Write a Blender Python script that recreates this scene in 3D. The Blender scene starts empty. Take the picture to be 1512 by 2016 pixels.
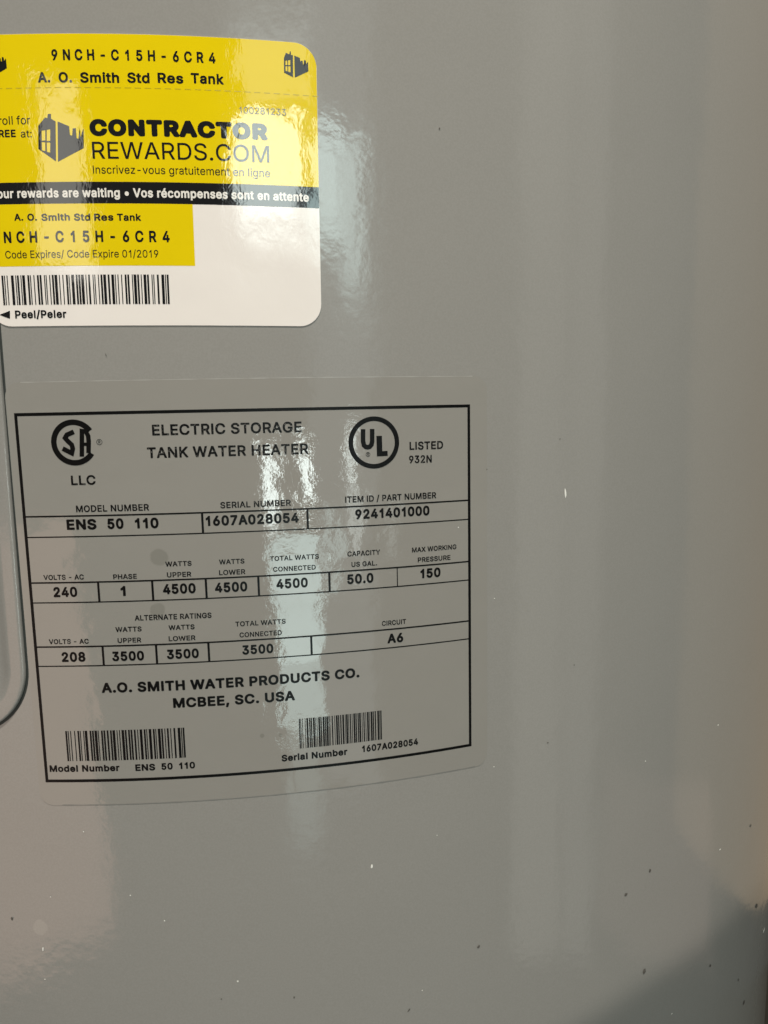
import bpy, math, random
from mathutils import Vector, Matrix
from mathutils.geometry import tessellate_polygon

# ------------------------------------------------------------------ camera, world, lamps
R = 0.26            # tank radius
EYE = 1.05          # eye height above the floor
scene = bpy.context.scene
C = scene.collection
scene.view_settings.view_transform = 'Standard'
scene.view_settings.look = 'None'
scene.view_settings.exposure = 0.0
scene.view_settings.gamma = 1.0
scene.view_settings.use_curve_mapping = False

cam = bpy.data.cameras.new('camera')
cam.sensor_fit = 'VERTICAL'
cam.sensor_height = 36.0
cam.lens = 36.0 * 1454.79 / 2016.0
cam.clip_start = 0.01
cam.clip_end = 100.0
cam_ob = bpy.data.objects.new('camera', cam)
C.objects.link(cam_ob)
right = Vector((0.98800508, -0.15383243, -0.01347357))
up = Vector((0.03368474, 0.12954596, 0.9910011))
fwd = Vector((0.15070266, 0.97956798, -0.13317387))
m = Matrix((right, up, -fwd)).transposed().to_4x4()
m.translation = Vector((0, -0.42120, EYE))
cam_ob.matrix_world = m
scene.camera = cam_ob

world = bpy.data.worlds.new('World')
scene.world = world
world.use_nodes = True
world.node_tree.nodes['Background'].inputs[0].default_value = (1.0, 0.94, 0.84, 1)
world.node_tree.nodes['Background'].inputs[1].default_value = 0.045

FRONT = Vector((0, -R, EYE))

def direction(az, el):
    a, e = math.radians(az), math.radians(el)
    return Vector((math.sin(a) * math.cos(e), -math.cos(a) * math.cos(e), math.sin(e)))

def panel_lamp(name, az0, az1, el0, el1, radiance, colour, dist=2.0):
    """rectangular soft lamp standing in the room, facing the tank"""
    d = direction((az0 + az1) / 2, (el0 + el1) / 2)
    w = 2 * dist * math.tan(math.radians(az1 - az0) / 2) * math.cos(math.radians((el0 + el1) / 2))
    h = 2 * dist * math.tan(math.radians(el1 - el0) / 2)
    L = bpy.data.lights.new(name, 'AREA')
    L.shape = 'RECTANGLE'
    L.size, L.size_y = w, h
    L.energy = radiance * math.pi * w * h
    L.color = colour
    o = bpy.data.objects.new(name, L)
    C.objects.link(o)
    o.location = FRONT + d * dist
    o.rotation_euler = d.to_track_quat('Z', 'Y').to_euler()
    return o

# added key spot: its cone rim draws the shadow edge at the tank's lower right
spot = bpy.data.lights.new('key_spot', 'SPOT')
spot.energy = 37.0
spot.color = (1.0, 0.92, 0.82)
spot.spot_size = math.radians(2 * 15.99)
spot.spot_blend = 0.025
spot.shadow_soft_size = 0.002
spot_ob = bpy.data.objects.new('key_spot', spot)
C.objects.link(spot_ob)
spot_ob.location = FRONT + direction(0, 60) * 1.0
spot_ob.rotation_euler = (-Vector((-0.017, 0.662, -0.749))).to_track_quat('Z', 'Y').to_euler()

DAY = (0.76, 1.0, 0.97)
DAYW = (0.88, 1.0, 0.96)
# upper window pane and its side pane
panel_lamp('window_lamp', -4.5, 7.0, 14.0, 22.5, 13, DAYW)
panel_lamp('window_lamp', 8.6, 13.8, 13.5, 21.5, 8.5, DAY)
panel_lamp('window_lamp', -3.0, 9.0, 23.5, 28.0, 2.5, DAYW)
panel_lamp('window_lamp', 14.0, 17.8, 9.5, 20.5, 6, DAY)
# glass door further down: two added glare strips, then the tall pane
panel_lamp('door_glass_lamp', -1.0, 0.8, -9.0, -3.2, 20, DAYW)
panel_lamp('door_glass_lamp', 5.0, 7.4, -7.6, -3.0, 20, DAYW)
panel_lamp('door_glass_lamp', -0.6, 8.6, -15.6, -10.0, 7.5, DAY)
panel_lamp('door_glass_lamp', 0.2, 8.2, -20.5, -15.7, 7.5, DAY)
panel_lamp('door_glass_lamp', 0.8, 8.2, -26.0, -20.6, 5, DAY)
panel_lamp('door_glass_lamp', 2.0, 7.6, -34.0, -26.1, 1.2, DAY)
panel_lamp('door_glass_lamp', 10.0, 11.6, -14.0, -8.0, 4, DAY)
panel_lamp('door_glass_lamp', 14.0, 15.4, -6.0, -1.0, 10, DAYW)
panel_lamp('door_glass_lamp', 14.2, 16.4, -13.0, -6.4, 4, DAYW)
panel_lamp('door_glass_lamp', 21.0, 22.5, -12.0, -8.5, 2, DAYW)
# left window, seen faintly in the yellow sticker
panel_lamp('side_window_lamp', -36.0, -28.0, 11.0, 22.0, 4.0, (1.0, 0.97, 0.88))
# added lamps for a pale door frame: the long lighter bands on the paint
panel_lamp('band_lamp', 46.0, 55.5, -40.0, 40.0, 0.5, (1.0, 0.98, 0.88))
panel_lamp('band_lamp', 56.5, 63.6, -40.0, 40.0, 0.38, (1.0, 0.98, 0.90))
# added warm lamps left and right, for warm areas reflected in the paint
panel_lamp('warm_lamp', -60.0, -33.0, -38.0, -8.0, 1.5, (1.0, 0.62, 0.48))
panel_lamp('warm_lamp', 66.0, 96.0, -39.0, -27.5, 0.20, (1.0, 0.72, 0.60))
panel_lamp('warm_lamp', 84.0, 146.0, -34.0, 36.0, 0.27, (1.0, 0.70, 0.40))
# added tall dim lamp: a faint cool streak down the paint
panel_lamp('streak_lamp', 8.0, 19.0, -30.0, 42.0, 0.6, (0.86, 0.97, 1.0))

# ------------------------------------------------------------------ materials
def new_mat(name):
    mt = bpy.data.materials.new(name)
    mt.use_nodes = True
    nt = mt.node_tree
    return mt, nt, nt.nodes, nt.links, nt.nodes['Principled BSDF']

def obj_coords(nd):
    return nd.new('ShaderNodeTexCoord').outputs['Object']

def noise(nd, lk, co, scale, detail=2.0, rough=0.5, dist=0.0, stretch=None):
    n = nd.new('ShaderNodeTexNoise')
    n.inputs['Scale'].default_value = scale
    n.inputs['Detail'].default_value = detail
    n.inputs['Roughness'].default_value = rough
    n.inputs['Distortion'].default_value = dist
    if stretch:
        mp = nd.new('ShaderNodeMapping')
        mp.inputs['Scale'].default_value = stretch
        lk.new(co, mp.inputs['Vector'])
        co = mp.outputs['Vector']
    lk.new(co, n.inputs['Vector'])
    return n.outputs['Fac']

def math_node(nd, lk, op, a, b=None, clamp=False):
    n = nd.new('ShaderNodeMath')
    n.operation = op
    n.use_clamp = clamp
    for i, v in enumerate((a, b)):
        if v is None:
            continue
        if isinstance(v, (int, float)):
            n.inputs[i].default_value = v
        else:
            lk.new(v, n.inputs[i])
    return n.outputs[0]

def bump(nd, lk, height, dist, strength=1.0, normal=None):
    b = nd.new('ShaderNodeBump')
    b.inputs['Distance'].default_value = dist
    b.inputs['Strength'].default_value = strength
    lk.new(height, b.inputs['Height'])
    if normal is not None:
        lk.new(normal, b.inputs['Normal'])
    return b.outputs['Normal']

def mix_col(nd, lk, fac, a, b):
    n = nd.new('ShaderNodeMix')
    n.data_type = 'RGBA'
    ins = [i for i in n.inputs if i.type == 'RGBA']
    outs = [o for o in n.outputs if o.type == 'RGBA']
    lk.new(fac, n.inputs[0]) if not isinstance(fac, float) else setattr(n.inputs[0], 'default_value', fac)
    for s, v in zip(ins, (a, b)):
        if isinstance(v, tuple):
            s.default_value = v + (1,) if len(v) == 3 else v
        else:
            lk.new(v, s)
    return outs[0]

def ramp(nd, lk, fac, lo, hi):
    n = nd.new('ShaderNodeMapRange')
    n.interpolation_type = 'SMOOTHSTEP'
    n.inputs['From Min'].default_value = lo
    n.inputs['From Max'].default_value = hi
    lk.new(fac, n.inputs['Value'])
    return n.outputs['Result']

def blots(nd, lk, co, spots):
    """soft-edged round marks at given places on the surface; returns a 0..1 mask"""
    total = None
    wob = noise(nd, lk, co, 260.0, 2.0)
    for (p, rad) in spots:
        v = nd.new('ShaderNodeVectorMath')
        v.operation = 'DISTANCE'
        v.inputs[1].default_value = p
        lk.new(co, v.inputs[0])
        d = math_node(nd, lk, 'ADD', v.outputs['Value'], math_node(nd, lk, 'MULTIPLY', math_node(nd, lk, 'SUBTRACT', wob, 0.5), rad * 0.9))
        k = ramp(nd, lk, d, rad * 1.1, rad * 0.8)
        total = k if total is None else math_node(nd, lk, 'MAXIMUM', total, k)
    return total

def surf(u, v, h=0.0):
    """point on the jacket: u along the girth, v above eye level, h proud of it (all mm)"""
    a = u / 1000.0 / R
    r = R + h / 1000.0
    return Vector((r * math.sin(a), -r * math.cos(a), EYE + v / 1000.0))

L1 = (-3.312, -39.610, 0.006879)      # rating label: centre and tilt on the tank
L2 = (-25.851, 46.547, -0.004569)     # yellow sticker
def on_label(L, x, y, h=0.0):
    c, s = math.cos(L[2]), math.sin(L[2])
    return surf(L[0] + x * c - y * s, L[1] + x * s + y * c, h)

TEXT1 = [('ELECTRIC STORAGE', -20.69, 10.65, 35.62, 2.29, 0.22, ''), ('TANK WATER HEATER', -22.01, 11.92, 30.87, 2.3, 0.22, ''), ('LLC', -38.37, -33.18, 25.54, 2.04, 0.22, ''), ('LISTED', 34.64, 42.66, 31.02, 1.8, 0.22, ''), ('932N', 34.47, 39.88, 28.02, 1.73, 0.22, ''), ('MODEL NUMBER', -37.77, -22.34, 19.73, 1.43, 0.22, ''), ('ENS', -40.05, -33.68, 15.95, 2.26, 0.27, ''), ('50', -31.34, -27.93, 15.96, 2.26, 0.27, ''), ('110', -25.53, -20.54, 15.9, 2.27, 0.27, ''), ('SERIAL NUMBER', -7.34, 7.74, 19.72, 1.37, 0.22, ''), ('1607A028054', -10.58, 9.32, 15.97, 2.22, 0.27, ''), ('ITEM ID / PART NUMBER', 19.67, 40.84, 19.83, 1.42, 0.22, ''), ('9241401000', 21.85, 39.18, 16.02, 2.22, 0.27, ''), ('VOLTS - AC', -45.99, -37.21, 5.09, 1.12, 0.22, ''), ('240', -44.07, -38.9, 1.27, 2.24, 0.27, ''), ('PHASE', -30.9, -25.86, 4.98, 1.08, 0.22, ''), ('1', -29.55, -28.46, 1.21, 2.24, 0.27, ''), ('WATTS', -19.64, -14.06, 7.44, 1.08, 0.22, ''), ('UPPER', -19.44, -14.27, 5.03, 1.12, 0.22, ''), ('4500', -20.48, -13.5, 1.33, 2.25, 0.27, ''), ('WATTS', -8.21, -2.78, 7.46, 1.08, 0.22, ''), ('LOWER', -8.33, -2.7, 5.07, 1.13, 0.22, ''), ('4500', -9.38, -2.42, 1.22, 2.22, 0.27, ''), ('TOTAL WATTS', 2.73, 13.45, 7.66, 1.09, 0.22, ''), ('CONNECTED', 3.31, 12.68, 5.25, 1.1, 0.22, ''), ('4500', 3.88, 10.8, 1.36, 2.21, 0.27, ''), ('CAPACITY', 19.85, 27.34, 7.74, 1.15, 0.22, ''), ('US GAL.', 20.69, 26.55, 5.3, 1.12, 0.22, ''), ('50.0', 19.64, 25.65, 1.41, 2.25, 0.27, ''), ('MAX WORKING', 34.84, 45.76, 7.66, 1.14, 0.22, ''), ('PRESSURE', 36.2, 44.24, 5.25, 1.15, 0.22, ''), ('150', 36.78, 41.72, 1.45, 2.22, 0.27, ''), ('ALTERNATE RATINGS', -26.91, -10.41, -4.35, 1.21, 0.22, ''), ('WATTS', -31.22, -25.59, -6.76, 1.1, 0.22, ''), ('UPPER', -30.93, -25.83, -9.24, 1.1, 0.22, ''), ('WATTS', -19.76, -14.19, -6.73, 1.1, 0.22, ''), ('LOWER', -19.9, -14.13, -9.22, 1.11, 0.22, ''), ('VOLTS - AC', -45.97, -37.21, -9.23, 1.1, 0.22, ''), ('208', -43.42, -38.2, -13.29, 2.22, 0.27, ''), ('3500', -32.35, -25.44, -13.33, 2.18, 0.27, ''), ('3500', -20.48, -13.6, -13.29, 2.18, 0.27, ''), ('TOTAL WATTS', -5.38, 5.61, -6.61, 1.11, 0.22, ''), ('CONNECTED', -4.59, 4.66, -9.14, 1.12, 0.22, ''), ('3500', -4.16, 2.65, -13.13, 2.16, 0.27, ''), ('CIRCUIT', 27.39, 33.14, -8.92, 1.16, 0.22, ''), ('A6', 28.63, 32.4, -13.16, 2.24, 0.27, ''), ('A.O. SMITH WATER PRODUCTS CO.', -35.16, 21.88, -20.5, 2.3, 0.27, ''), ('MCBEE, SC. USA', -19.8, 7.01, -24.53, 2.28, 0.27, ''), ('Model Number', -48.23, -32.48, -38.79, 1.57, 0.27, ''), ('ENS', -28.99, -24.61, -38.92, 1.57, 0.27, ''), ('50', -23.22, -20.74, -38.88, 1.57, 0.27, ''), ('110', -19.31, -15.8, -38.91, 1.57, 0.27, ''), ('Serial Number', 3.48, 18.57, -38.86, 1.6, 0.27, ''), ('1607A028054', 22.04, 35.64, -38.7, 1.64, 0.27, '')]
TEXT2 = [('9NCH-C15H-6CR4', -14.65, 18.34, 22.97, 2.04, 0.24, 'mono'), ('A.', -17.02, -14.6, 18.91, 1.92, 0.24, ''), ('O.', -12.93, -10.31, 18.88, 1.93, 0.24, ''), ('Smith', -8.7, -1.11, 18.84, 1.93, 0.24, ''), ('Std', 0.49, 4.81, 18.88, 1.94, 0.24, ''), ('Res', 6.37, 11.35, 18.96, 1.94, 0.24, ''), ('Tank', 12.82, 19.26, 19.1, 1.95, 0.24, ''), ('100281233', 22.14, 31.48, 13.83, 1.27, 0.14, 'faint'), ('Enroll for', -27.96, -19.13, 11.2, 1.58, 0.14, ''), ('FREE', -26.88, -22.22, 8.83, 1.42, 0.24, ''), ('at:', -21.23, -19.0, 8.74, 1.42, 0.14, ''), ('CONTRACTOR', -7.45, 27.63, 8.9, 3.16, 0.36, ''), ('REWARDS.COM', -7.18, 27.86, 4.59, 3.22, 0.14, ''), ('Inscrivez-vous gratuitement en ligne', -7.26, 27.91, 1.77, 1.54, 0.14, ''), ('Your rewards are waiting • Vos récompenses sont en attente', -28.49, 35.76, -2.77, 1.76, 0.24, 'white'), ('A.', -23.76, -21.93, -7.14, 1.37, 0.24, ''), ('O.', -21.07, -19.11, -7.19, 1.37, 0.24, ''), ('Smith', -18.21, -12.45, -7.24, 1.37, 0.24, ''), ('Std', -11.6, -8.34, -7.28, 1.38, 0.24, ''), ('Res', -7.58, -3.72, -7.3, 1.38, 0.24, ''), ('Tank', -3.01, 1.78, -7.31, 1.38, 0.24, ''), ('9NCH-C15H-6CR4', -29.45, 7.93, -11.46, 2.25, 0.24, 'mono'), ('Code Expires/ Code Expire 01/2019', -26.17, 4.88, -14.47, 1.48, 0.14, ''), ('Peel/Peler', -25.05, -14.39, -26.41, 1.6, 0.24, '')]
FRAME = {'rows': [40.56, -40.93, 18.92, 14.45, 4.46, 0.04, -9.87, -14.25], 'cols': [-49.06, 49.05], 'div1': [-11.27, 11.25], 'div2': [-34.23, -22.67, -11.24, 0.04, 15.63, 31.25], 'div3': [-34.29, -22.71, -11.41, 11.13]}
BARS1 = [[(-43.96, -29.13), (-17.62, -29.26), (-44.0, -36.15), (-17.78, -36.33)], [(7.71, -29.07), (26.84, -29.03), (7.66, -36.09), (26.82, -36.17)]]
BARS2 = [[(-27.28, -17.73), (6.68, -17.94), (-27.37, -23.6), (6.76, -23.83)]]
CSA = {'c': (-37.13, 34.51), 'r': 4.83, 'ends': [(-32.41, 37.27), (-32.67, 31.59)], 'S': [(-36.99, 36.78), (-38.51, 36.15), (-38.93, 35.5), (-38.39, 34.83), (-37.64, 34.08), (-37.48, 33.27), (-37.77, 32.32), (-39.62, 33.31)], 'A': [(-35.69, 31.54), (-35.29, 36.89), (-34.42, 36.72), (-34.05, 35.84), (-34.02, 34.74), (-34.24, 32.25)], 'Ab': [(-35.43, 34.11), (-34.1, 34.12)], 'R': (-31.8, 34.51)}
UL = {'c': (26.49, 32.92), 'r': 5.74, 'U': [(24.08, 35.93), (24.01, 33.3), (24.19, 32.41), (24.61, 32.01), (25.0, 31.93), (25.48, 32.03), (25.89, 32.47), (26.06, 33.24), (26.12, 35.92)], 'L': [(27.04, 34.36), (28.31, 34.37), (28.32, 30.97), (29.52, 31.01), (29.54, 29.88), (27.06, 29.85)], 'R': (25.05, 30.35)}
HOUSE_S = [[(31.33, 24.75), (31.73, 25.79), (32.47, 25.56), (32.51, 26.04), (32.75, 26.15), (32.75, 25.52), (33.16, 25.42), (33.08, 21.26), (31.3, 22.02)], [[(31.63, 24.31), (32.0, 24.39), (31.98, 23.51), (31.62, 23.47)], [(32.17, 24.44), (32.61, 24.52), (32.58, 23.52), (32.16, 23.51)], [(31.61, 23.26), (32.0, 23.29), (31.98, 22.33), (31.61, 22.37)], [(32.15, 23.3), (32.61, 23.33), (32.6, 22.2), (32.14, 22.27)]], [(33.42, 25.39), (34.55, 25.04), (34.62, 24.25), (34.71, 24.54), (35.09, 24.5), (35.14, 23.87), (35.31, 23.88), (35.38, 24.71), (35.73, 24.61), (35.79, 23.98), (36.17, 24.45), (36.22, 22.62), (33.43, 21.21)]]
HOUSE_B = [[(-17.59, 10.87), (-16.11, 12.43), (-15.67, 12.26), (-15.53, 13.05), (-14.91, 13.08), (-14.93, 12.17), (-14.08, 11.66), (-14.5, 4.13), (-17.86, 6.52)], [[(-16.99, 9.94), (-16.23, 10.06), (-16.37, 8.1), (-17.08, 8.06)], [(-15.96, 10.1), (-15.24, 10.22), (-15.39, 8.0), (-16.1, 8.01)], [(-17.1, 7.81), (-16.39, 7.8), (-16.51, 6.09), (-17.16, 6.26)], [(-16.12, 7.76), (-15.41, 7.71), (-15.55, 5.78), (-16.2, 5.96)]], [(-13.68, 11.66), (-11.45, 10.73), (-11.39, 9.06), (-10.95, 8.97), (-10.78, 10.31), (-10.16, 10.39), (-10.1, 8.47), (-9.76, 8.38), (-9.36, 10.47), (-9.3, 8.63), (-8.87, 9.89), (-8.62, 10.3), (-8.81, 6.62), (-14.11, 4.04)]]
HSHIFT = (-59.28, -0.94)
TRI = [(-28.38, -25.63), (-26.06, -24.82), (-26.19, -26.47)]
SPECKS = [(72.14, -20.02, 0.54, 2.51, -8, 1), (20.85, -107.04, 0.49, 1.17, 10, 1), (-44.61, -93.08, 0.25, 0.27, 0, 1), (-53.41, -109.15, 0.26, 0.28, 0, 1), (-34.95, -108.81, 0.29, 0.32, 0, 1), (-56.24, -122.41, 0.31, 1.17, 8, 1), (-27.56, -115.45, 0.35, 0.32, 0, 1), (-11.53, -132.12, 0.35, 0.46, 0, 1), (33.17, -142.54, 0.27, 0.35, 0, 1), (37.25, -101.95, 0.26, 0.26, 0, 1), (-56.34, -130.1, 0.37, 0.26, 0, 1), (-63.12, -114.98, 0.75, 1.03, 10, 0), (1.48, -138.05, 0.54, 0.67, 0, 0), (-15.48, -136.35, 0.41, 0.46, 0, 0), (29.68, -147.12, 0.4, 1.4, 40, 0), (68.23, -83.71, 0.71, 0.41, 20, 0), (76.11, -64.45, 0.49, 0.41, 0, 0), (97.09, -135.15, 1.66, 1.26, 0, 0), (106.92, -131.4, 1.14, 1.28, 15, 0), (106.08, -162.84, 1.61, 2.17, 20, 0), (48.51, -134.51, 0.72, 1.27, 40, 0), (184.97, -179.81, 3.92, 2.04, 10, 0), (171.17, -142.5, 2.28, 1.0, 0, 0), (142.66, -179.07, 1.45, 1.14, 0, 0), (167.26, -198.46, 1.63, 1.07, 0, 0), (175.18, -212.45, 2.56, 1.59, 0, 0), (145.39, -139.67, 1.1, 0.55, 0, 1), (103.2, -97.07, 0.43, 0.38, 0, 1), (52.52, -86.97, 0.28, 0.27, 0, 1), (139.75, -96.28, 0.66, 0.42, 0, 1), (201.08, -199.18, 3.76, 0.78, 0, 1), (120.38, -183.8, 0.68, 0.45, 0, 1), (70.31, -6.84, 0.45, 0.37, 0, 0), (50.14, -13.38, 0.33, 0.47, 0, 0), (52.36, -44.38, 0.27, 0.25, 0, 1), (42.88, -26.55, 0.28, 0.26, 0, 1), (38.52, 60.23, 0.41, 0.51, 0, 0), (-32.84, 12.63, 0.21, 0.93, -20, 0)]
STAINS = [(-21.03, 9.52, 1.69, 2.02), (-21.95, -2.15, 1.69, 1.46), (-0.66, -32.29, 0.45, 0.56), (3.42, -32.52, 0.51, 0.51)]
FRAME2_BOX, FRAME2_BOXB = 12.17, -16.06
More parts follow.
